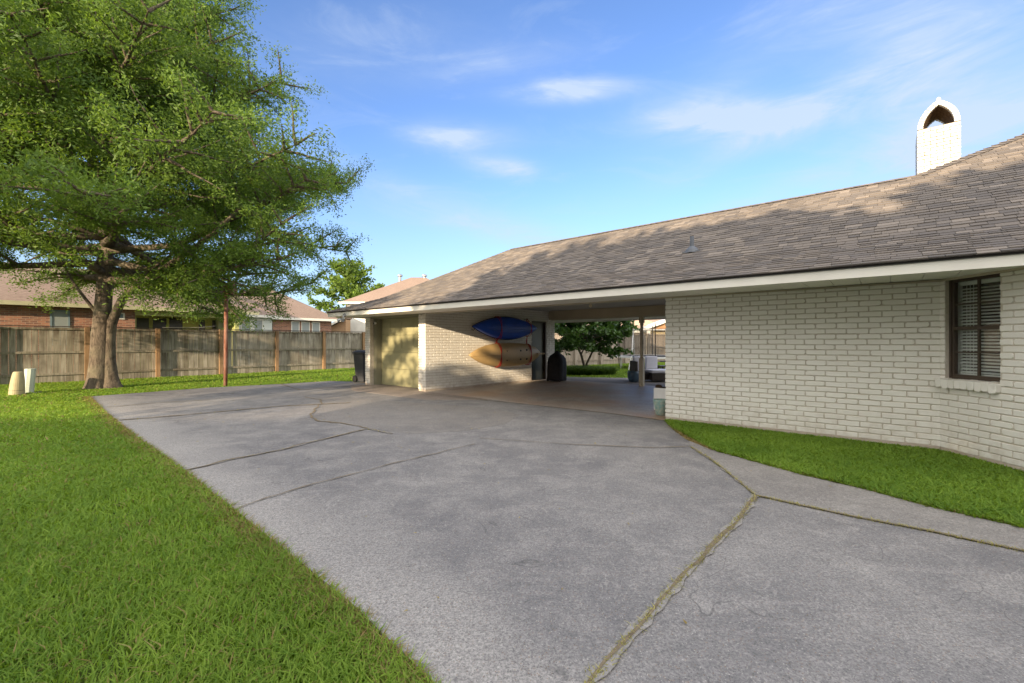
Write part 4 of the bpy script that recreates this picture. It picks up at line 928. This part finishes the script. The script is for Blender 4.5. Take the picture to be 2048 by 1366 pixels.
sf = thing('wicker_sofa', (5.2, 15.6, 0), 'dark wicker outdoor sofa with pale cushions behind the carport post', 'sofa'); so_ = Vector((4.72, 15.9, 0))
ea, eb = Vector((1, .06, 0)), Vector((-.06, 1, 0))
def sb(m, x0, x1, y0, y1, z0, z1): m.box(so_+ea*x0+eb*y0+Z3*z0, ea*(x1-x0), eb*(y1-y0), Z3*(z1-z0))
for k, (a, b) in enumerate(((0.05, .78), (.80, 1.5))):
    m = MB(); sb(m, a, b, -.75, .1, .05, .30); m.build('base', M['wicker'], sf, bevel=.02)
    m = MB(); sb(m, a+.01, b-.01, -.74, .08, .305, .41); m.build('seat_cushion', M['cushion'], sf, bevel=.03)
m = MB(); sb(m, -.35, .04, -.5, .1, .05, .30); m.build('base', M['wicker'], sf, bevel=.02)
m = MB(); sb(m, -.33, .03, -.02, .12, .31, .86); m.build('back_cushion', M['cushion'], sf, bevel=.03)
m = MB(); sb(m, .12, .55, -.02, .12, .415, .86); m.build('back_cushion', M['cushion'], sf, bevel=.03)
m = MB(); sb(m, -.42, -.355, -.5, .15, .05, .70); m.build('arm', M['wicker'], sf)
bp = thing('round_pot', g(1268, 764, -.01), 'squat slate blue round pot left of the carport post', 'plant pot')
m = MB(); m.lathe(g(1268, 764, -.01), [(.11, 0), (.16, .02), (.215, .16), (.225, .30), (.215, .38), (.19, .38), (.18, .30)], 26); m.build('pot', M['blueglaze'], bp, smooth=True)
m = MB(); m.lathe(g(1268, 764, -.01)+Z3*.3, [(.17, 0), (.18, .04)], 20); m.build('soil', M['soil'], bp)
tb = thing('patio_chair', (6.35, 17.6, 0), 'dark wooden patio chair at the edge of the broad brick wall', 'chair')
q = Vector((6.0, 17.6, 0)); m = MB(); m.box(q+Vector((0, 0, .38)), (.6, 0, .0), (0, .6, 0), (0, 0, .04)); m.build('seat', M['brown'], tb)
m = MB(); m.box(q+Vector((.5, 0, .42)), (.15, 0, .55), (0, .6, 0), (.03, 0, 0)); m.build('backrest', M['brown'], tb)
m = MB(); m.box(q+Vector((-.08, -.08, .58)), (.7, 0, 0), (0, .12, 0), (0, 0, .03)); m.box(q+Vector((-.08, .56, .58)), (.7, 0, 0), (0, .12, 0), (0, 0, .03)); m.build('arm', M['brown'], tb)
for x_, y_ in ((0, 0), (.5, 0), (0, .54), (.5, .54)): m = MB(); m.box(q+Vector((x_, y_, 0)), (.05, 0, 0), (0, .05, 0), (0, 0, .38)); m.build('leg', M['brown'], tb)
# ------------------------------------------------------------------ trees
def leaves(P, D, M_, ln, size, asp, spread, droop=0., seedtone=None):
    """P, D: twig bases and directions (N,3); M_ leaves per twig"""
    N = len(P); t = RNG.uniform(.05, 1, (N, M_, 1)); ctr = P[:, None, :]+D[:, None, :]*t*ln+RNG.normal(0, spread, (N, M_, 3))
    ctr[..., 2] -= droop*(t[..., 0]**2)*ln
    d = D[:, None, :]*.9+RNG.normal(0, .75, (N, M_, 3)); d /= np.linalg.norm(d, axis=2, keepdims=True)
    r = RNG.normal(0, 1, (N, M_, 3)); r[..., 2] *= .45; s = np.cross(d, r); s /= np.linalg.norm(s, axis=2, keepdims=True)+1e-9
    L = size*RNG.uniform(.65, 1.35, (N, M_, 1)); a = ctr-d*L/2; b = ctr+d*L/2; w = s*L*asp/2
    vs = np.stack([a, ctr+w, b, ctr-w], 2).reshape(-1, 3); fs = np.arange(len(vs)).reshape(-1, 4)
    tt = (RNG.normal(.45, .2, (N, 1)) if seedtone is None else seedtone[:, None])+RNG.normal(0, .16, (N, M_))
    return vs, fs, np.clip(tt, 0, 1).ravel()
def make_tree(name, label, base, trunk, env, nl, h0, h1, seed, leafm, lsize, per, twig_gap, asp=.34, sub_gap=.42, ln=.42, elev=(-2, 62), extra=None, trunkr=(.3, .05), group=None, cat='tree', spread=.05, flat=.35, subscale=1.0):
    rn = random.Random(seed); base = Vector(base); T = thing(name, base, label, cat, group)
    ez = [e[0] for e in env]; er = [e[1] for e in env]; env_r = lambda z: float(np.interp(z, ez, er))
    tm = MB(); path = [base+Vector(p) for p in trunk]; n = len(path); zs_ = [p.z for p in path]
    def tp(z):
        for a, b in zip(path[:-1], path[1:]):
            if a.z <= z <= b.z: return a.lerp(b, (z-a.z)/(b.z-a.z+1e-9))
        return path[-1]
    rr = [trunkr[0]+(trunkr[1]-trunkr[0])*((p.z-base.z)/(path[-1].z-base.z))**.8 for p in path]
    if extra is None: tm.tube(path, rr, 14)
    else: extra(tm, base)
    TP, TD = [], []
    limbs = []
    for i in range(nl):
        f = (i+.5)/nl; z = h0+(h1-h0)*f**.9; az = i*2.39996+rn.uniform(-.35, .35); el = R(elev[0]+(elev[1]-elev[0])*f**1.2+rn.uniform(-7, 7))
        limbs.append((tp(z), az, el, f))
    for (p0, az, el, f) in limbs:
        dr_ = Vector((math.cos(az)*math.cos(el), math.sin(az)*math.cos(el), math.sin(el)))
        L = 1.; p = p0.copy(); pts = [p.copy()]; d = dr_.copy(); k = 0
        while k < 40:
            st = .45; d = (d+Vector((rn.uniform(-.13, .13), rn.uniform(-.13, .13), rn.uniform(-.10, .12)))).normalized(); p = p+d*st; pts.append(p.copy()); k += 1
            ax_ = tp(p.z); rad = math.hypot(p.x-ax_.x, p.y-ax_.y)
            if rad > env_r(p.z)*rn.uniform(.86, 1.0) or p.z > ez[-1]: break
        Ln = len(pts)*.45; r0 = min(.11, .018*Ln+.015)*(1.1-.5*f); tm.tube(pts, [r0*(1-.88*j/(len(pts)-1)) for j in range(len(pts))], 6)
        acc = 0
        for j in range(1, len(pts)):
            t_ = j/(len(pts)-1)
            if t_ < (.28 if f < .4 else .14): continue
            for sgn in (-1, 1):
                if rn.random() > .45/sub_gap*.95: continue
                dd = (pts[j]-pts[j-1]).normalized(); side = dd.cross(Z3).normalized()*sgn
                sd_ = (dd*rn.uniform(.35, .9)+side*rn.uniform(.5, 1)+Z3*rn.uniform(-.45, .75)*flat*2).normalized()
                sl = (.5+(1-t_)*Ln*.28+rn.uniform(0, .5))*subscale; q = pts[j].copy(); sp = [q.copy()]; ns = max(3, int(sl/.3))
                for _ in range(ns): sd_ = (sd_+Vector((rn.uniform(-.2, .2), rn.uniform(-.2, .2), rn.uniform(-.16, .16)))).normalized(); q = q+sd_*sl/ns; sp.append(q.copy())
                tm.tube(sp, [max(.004, r0*.38*(1-.8*m_/ns)) for m_ in range(ns+1)], 4, False)
                x = .1
                while x < sl:
                    fr_ = x/sl*ns; a_ = min(int(fr_), ns-1); q = sp[a_].lerp(sp[a_+1], fr_-a_); d3 = (sp[a_+1]-sp[a_]).normalized()
                    td = (d3*rn.uniform(.3, 1)+Vector((rn.uniform(-1, 1), rn.uniform(-1, 1), rn.uniform(-.45, .7)))).normalized()
                    TP.append(q); TD.append(td); x += twig_gap*rn.uniform(.6, 1.4)
            td = ((pts[j]-pts[j-1]).normalized()+Vector((rn.uniform(-1, 1), rn.uniform(-1, 1), rn.uniform(-.3, .8)))).normalized(); TP.append(pts[j]); TD.append(td)
    tm.build('trunk', M['bark'], T, smooth=True)
    P = np.array([tuple(p) for p in TP]); D = np.array([tuple(p) for p in TD])
    # leaves near the outer envelope are denser
    tn = np.clip(RNG.normal(.42, .2, len(P)), 0, 1)
    vs, fs, t = leaves(P, D, per, ln, lsize, asp, spread, .25, tn)
    np_mesh('crown', vs, fs, t, leafm, T); return T
# the big oak
ob = g(206, 777, -.01)
def oak_trunk(tm, b):
    S = 26
    def col(path, rad, flare=0, n=S, ph=0.):
        vs = []; m_ = len(path)
        for i, (p, r_) in enumerate(zip(path, rad)):
            for k in range(n):
                a = 2*PI*k/n; fl_ = 1+.035*math.sin(3*a+ph+i*.4)+.02*math.sin(7*a+i)
                if i < 3: fl_ += flare*(3-i)/3*(.35+.65*max(0, math.sin(5*a/1+ph)))*.8
                vs.append(Vector(p)+b+Vector((math.cos(a)*r_*fl_, math.sin(a)*r_*fl_, 0)))
        fs = [(i*n+k, i*n+(k+1) % n, (i+1)*n+(k+1) % n, (i+1)*n+k) for i in range(m_-1) for k in range(n)]
        tm.add(vs, fs)
    col([(-.12, 0, -.06), (-.12, 0, .12), (-.11, 0, .35), (-.10, 0, .8), (-.07, 0, 1.5), (0, 0, 2.3), (.04, .03, 3.1), (.03, .05, 3.9), (.05, .1, 4.6)], [.30, .265, .25, .235, .22, .205, .19, .18, .16], .5)
    col([(.17, .10, -.06), (.16, .10, .12), (.13, .1, .35), (.11, .08, .8), (.11, .08, 1.4), (.19, .06, 1.9), (.42, -.02, 2.3), (.66, -.1, 2.65), (.95, -.2, 2.9)], [.26, .205, .18, .165, .15, .135, .12, .11, .10], .55, 22, 1.3)
    tm.tube([b+Vector(p) for p in ((.93, -.2, 2.88), (1.5, -.3, 3.2), (2.2, -.5, 3.5), (3.0, -.6, 3.95), (3.9, -.8, 4.5), (4.8, -1, 5.2))], [.125, .11, .095, .08, .06, .03], 10)
    tm.tube([b+Vector(p) for p in ((1.3, -.28, 3.1), (2.0, .1, 3.2), (2.9, .3, 3.35), (4.0, .5, 3.5), (5.2, .6, 3.6))], [.08, .07, .055, .04, .02], 8)
    tm.tube([b+Vector(p) for p in ((.1, .1, 4.1), (.35, .05, 4.9), (.5, 0, 5.9), (.55, .1, 7.2), (.8, .2, 9), (1, .3, 11))], [.14, .13, .11, .09, .07, .03], 10)
    tm.tube([b+Vector(p) for p in ((.0, .05, 4.4), (-.1, .1, 5.4), (-.05, .15, 6.8), (-.2, .1, 8.6), (-.1, 0, 10.5), (0, 0, 13))], [.14, .12, .11, .09, .06, .02], 10)
    tm.tube([b+Vector(p) for p in ((-.15, 0, 4.05), (-.9, -.2, 4.15), (-1.9, -.3, 4.2), (-3, -.6, 4.35), (-4.2, -.7, 4.6))], [.075, .065, .055, .045, .02], 8)
    tm.tube([b+Vector(p) for p in ((-.15, 0, 4.6), (-1.0, -.4, 4.9), (-1.9, -.8, 5.0), (-3, -1.3, 5.3))], [.07, .06, .05, .02], 8)
    tm.tube([b+Vector(p) for p in ((-.15, 0, 2.2), (-.45, -.05, 2.65), (-.75, -.1, 3.1), (-1.1, -.1, 3.7))], [.05, .045, .035, .02], 8)
env = [(2.5, 4.4), (3.0, 6.1), (4.0, 7.2), (5.2, 7.5), (6.6, 7.4), (7.6, 6.6), (8.6, 5.7), (10, 4.5), (11.5, 3.4), (13, 2.3), (14.4, .9)]
make_tree('oak_tree', 'big spreading oak with forked trunk and full green crown left of the driveway', ob, [(0, 0, 0), (0, 0, 3), (.1, 0, 6), (.1, .1, 10), (.1, .1, 13.8)], env, 112, 3.15, 13.2, 5, M['oakleaf'], .088, 44, .135, .34, .34, .5, (-5, 66), oak_trunk, spread=.10, flat=.75)
# tree beyond the neighbour
make_tree('broadleaf_tree', 'light green tree rising beyond the brown roofs in the gap left of the cream house', (-17.7, 47, 0), [(0, 0, 0), (0, 0, 4), (.4, 0, 9)], [(3, 2.0), (4.5, 3.0), (6, 3.3), (7.5, 2.9), (8.8, 1.8), (9.6, .6)], 20, 3.2, 8.6, 8, M['farleaf'], .34, 12, .5, .6, .6, .7, (5, 60), trunkr=(.3, .08), spread=.15)
# small tree in the back yard
def small_trunk(tm, b):
    tm.tube([b+Vector(p) for p in ((.02, 0, -.05), (.0, 0, .35), (-.12, .02, .8), (-.35, .05, 1.3), (-.5, .1, 1.9))], [.07, .055, .05, .04, .02], 8)
    tm.tube([b+Vector(p) for p in ((.06, 0, -.05), (.14, 0, .4), (.38, .02, .9), (.75, 0, 1.4), (1.1, .1, 1.9))], [.065, .05, .045, .04, .02], 8)
    tm.tube([b+Vector(p) for p in ((-.12, .02, .8), (.1, .02, 1.3), (.15, 0, 1.9))], [.035, .03, .02], 6)
    tm.tube([b+Vector(p) for p in ((-.2, .03, 1.0), (-.6, .03, 1.2), (-.85, .0, 1.5))], [.025, .02, .012], 6)
make_tree('small_tree', 'small round glossy tree with forked stems seen through the carport', (3.28, 20.1, 0), [(0, 0, 0), (0, 0, 1.2), (0, 0, 3.0)], [(1.0, .9), (1.4, 1.45), (2.0, 1.55), (2.6, 1.2), (3.2, .5)], 36, 1.25, 2.9, 12, M['gloss'], .17, 18, .12, .5, .34, .3, (-12, 55), small_trunk, trunkr=(.06, .02), spread=.06, subscale=.75)
# border plants
P = []; 
for k in range(900):
    x = RNG.uniform(-1, 1); y = RNG.uniform(-1, 1)
    if x*x+y*y < 1: P.append((3.15+x*1.35, 19.3+y*.85))
P = np.array(P); bl = []; tl = []
n = 7; PP = np.repeat(P, n, axis=0); vs, fs, t = blades(PP, -.02, .16, .40, .009, np.clip(RNG.normal(.35, .2, len(PP)), 0, 1), 1.7)
tag(np_mesh('border_plants', vs, fs, t, leafmat('border_leaves', (.04, .09, .02), (.15, .25, .05), .3, .5, .4)), kind='stuff')
# neighbours' trees and house across the way (behind the camera, they shade the yard)
make_tree('shade_tree', 'thin open shade tree in front of the house across the street', (-15.6, -7.2, 0), [(0, 0, 0), (0, 0, 4), (0, 0, 7)], [(3.6, 1.0), (4.6, 2.0), (5.6, 2.3), (6.6, 1.8), (7.6, .7)], 22, 3.8, 7, 81, M['farleaf'], .26, 8, .45, .62, .6, .45, (-5, 60), trunkr=(.12, .03), spread=.12, group='shade trees across the street')
for i, (x, y, s) in enumerate([(-9.6, -11, 1.0), (-5.2, -9.5, .93), (-1, -11, .93), (3.6, -9.6, .84), (8, -11, .84)]):
    make_tree('shade_tree', ['dense green shade tree at the far left of the street row', 'rounder shade tree second along the street row', 'third shade tree of the street row behind the drive', 'low shade tree fourth along the street row', 'low shade tree at the right end of the street row'][i], (x, y, 0), [(0, 0, 0), (0, 0, 4), (0, 0, 7.2*s)], [(1.2, 2.9), (2.4, 3.7), (4*s, 3.8), (5.6*s, 3.2), (6.8*s, 2.3), (7.6*s, .8)], 40, 1.4, 7*s, 40+i, M['farleaf'], .36, 15, .28, .62, .5, .5, (-10, 60), trunkr=(.22, .05), spread=.14, group='shade trees across the street')
sh = thing('street_house', (-20, -13, 0), 'long brick house across the street with plain gable roof', 'house')
m = MB(); wbox(m, -38, -12.4, -16.5, -10.5, 0, 2.8); m.build('wall', M['redbrick'], sh)
m = MB(); m.prism([(-38.4, -17.1, 2.75), (-38.4, -9.9, 2.75), (-38.4, -13.5, 4.75)], (26.4, 0, 0)); m.build('roof', M['farroof'], sh)
# ------------------------------------------------------------------ light
S = Vector((-.45, -.885, .196)).normalized()
elev = math.asin(S.z); rot = math.atan2(S.x, S.y)
sun = bpy.data.lights.new('sun', 'SUN'); sun.energy = 4.6; sun.angle = R(.5); sun.color = (1.0, .80, .55)
so = bpy.data.objects.new('sun', sun); C.objects.link(so); so.rotation_euler = S.to_track_quat('Z', 'Y').to_euler()
w = bpy.data.worlds.new("World"); bpy.context.scene.world = w; w.use_nodes = True; nt = w.node_tree; nt.nodes.clear()
class WN(NT):
    def __init__(s): s.n = nt
k = WN(); out = nt.nodes.new('ShaderNodeOutputWorld'); bg = nt.nodes.new('ShaderNodeBackground'); bg.inputs[1].default_value = .15
sky = nt.nodes.new('ShaderNodeTexSky'); sky.sky_type = 'NISHITA'; sky.sun_disc = False; sky.sun_elevation = elev; sky.sun_rotation = rot; sky.air_density = 1.0; sky.dust_density = .4; sky.ozone_density = 3.0
tc_ = nt.nodes.new('ShaderNodeTexCoord'); dv = tc_.outputs['Generated']
mp = nt.nodes.new('ShaderNodeMapping'); mp.inputs['Scale'].default_value = (1.6, 1.6, 6.0); mp.inputs['Rotation'].default_value = (0, R(12), 0); nt.links.new(dv, mp.inputs['Vector'])
nz = k.noise(2.3, 7, mp.outputs[0], .62, 1.2); nz2 = k.noise(6, 6, mp.outputs[0], .6, .8)
def blob(px, py, sx, sy, amp, tilt=0):
    c = Vector(((px-CX)/F, 1, -(py-CY)/F)).normalized(); a = c.cross(Z3).normalized(); b = a.cross(c).normalized()
    ca, sa = math.cos(R(tilt)), math.sin(R(tilt)); a, b = a*ca+b*sa, b*ca-a*sa
    q = k.math('ADD', k.math('POWER', k.math('MULTIPLY', k.dot(dv, tuple(a)), F/sx), 2), k.math('POWER', k.math('MULTIPLY', k.math('SUBTRACT', k.dot(dv, tuple(b)), 0), F/sy), 2))
    front = k.ramp(k.dot(dv, tuple(c)), .1, .3)
    return k.math('MULTIPLY', k.math('MULTIPLY', k.math('EXPONENT', k.math('MULTIPLY', q, -1)), amp), front)
bl = None
for a in [(1135, 182, 85, 15, .9, -2), (925, 272, 80, 20, .7, 0), (1000, 332, 60, 16, .6, -6), (1450, 240, 120, 26, .9, -10), (1640, 215, 200, 26, .42, 14), (1830, 110, 90, 120, .40, 20), (2010, 230, 150, 70, .36, 5), (1760, 320, 230, 26, .34, 8), (1560, 60, 240, 50, .16, 30), (900, 420, 300, 30, .28, -14), (1050, 470, 260, 22, .22, -10), (1000, 125, 120, 20, .22, 8), (760, 90, 200, 50, .12, 10)]:
    b = blob(*a); bl = b if bl is None else k.math('ADD', bl, b)
cl = k.math('MULTIPLY', bl, k.ramp(nz, .3, .68, .5, 2.1)); cl = k.math('MULTIPLY', cl, k.ramp(nz2, .3, .7, .7, 1.15)); 
wide = k.math('MULTIPLY', k.ramp(nz, .52, .85, 0, .22), k.ramp(k.dot(dv, (0, 0, 1)), .0, .2))
cl = k.math('MINIMUM', k.math('ADD', cl, wide), .85)
skyc = k.mix(1.0, sky.outputs[0], (.93, .91, 1.08), 'MULTIPLY')
skyc = k.mix(k.ramp(k.dot(dv, (0, 0, 1)), .02, .34, .55, 0), skyc, (1.75, 2.2, 2.95))
fill_veil = k.math('MULTIPLY', k.ramp(k.dot(dv, (0, -1, 0)), -.42, .12), k.ramp(nz, .25, .75, .8, 1.2))  # bright unseen sky behind the camera, added to fill the shaded fronts
skyc = k.mix(cl, skyc, (2.1, 2.5, 3.15)); colr = k.mix(k.math('MINIMUM', fill_veil, 1.0), skyc, (7.6, 7.4, 7.15)); nt.links.new(colr, bg.inputs[0]); nt.links.new(bg.outputs[0], out.inputs[0])
# ------------------------------------------------------------------ camera
cam = bpy.data.cameras.new('camera'); cam.sensor_width = 36; cam.lens = F/2048*36; cam.clip_end = 3000; cam.clip_start = .05
co = bpy.data.objects.new('camera', cam); C.objects.link(co); co.location = (0, 0, EYE); co.rotation_euler = (PI/2, 0, 0)
sc = bpy.context.scene; sc.camera = co
sc.view_settings.view_transform = 'Standard'; sc.view_settings.look = 'None'; sc.view_settings.gamma = 1; sc.view_settings.exposure = 1.12
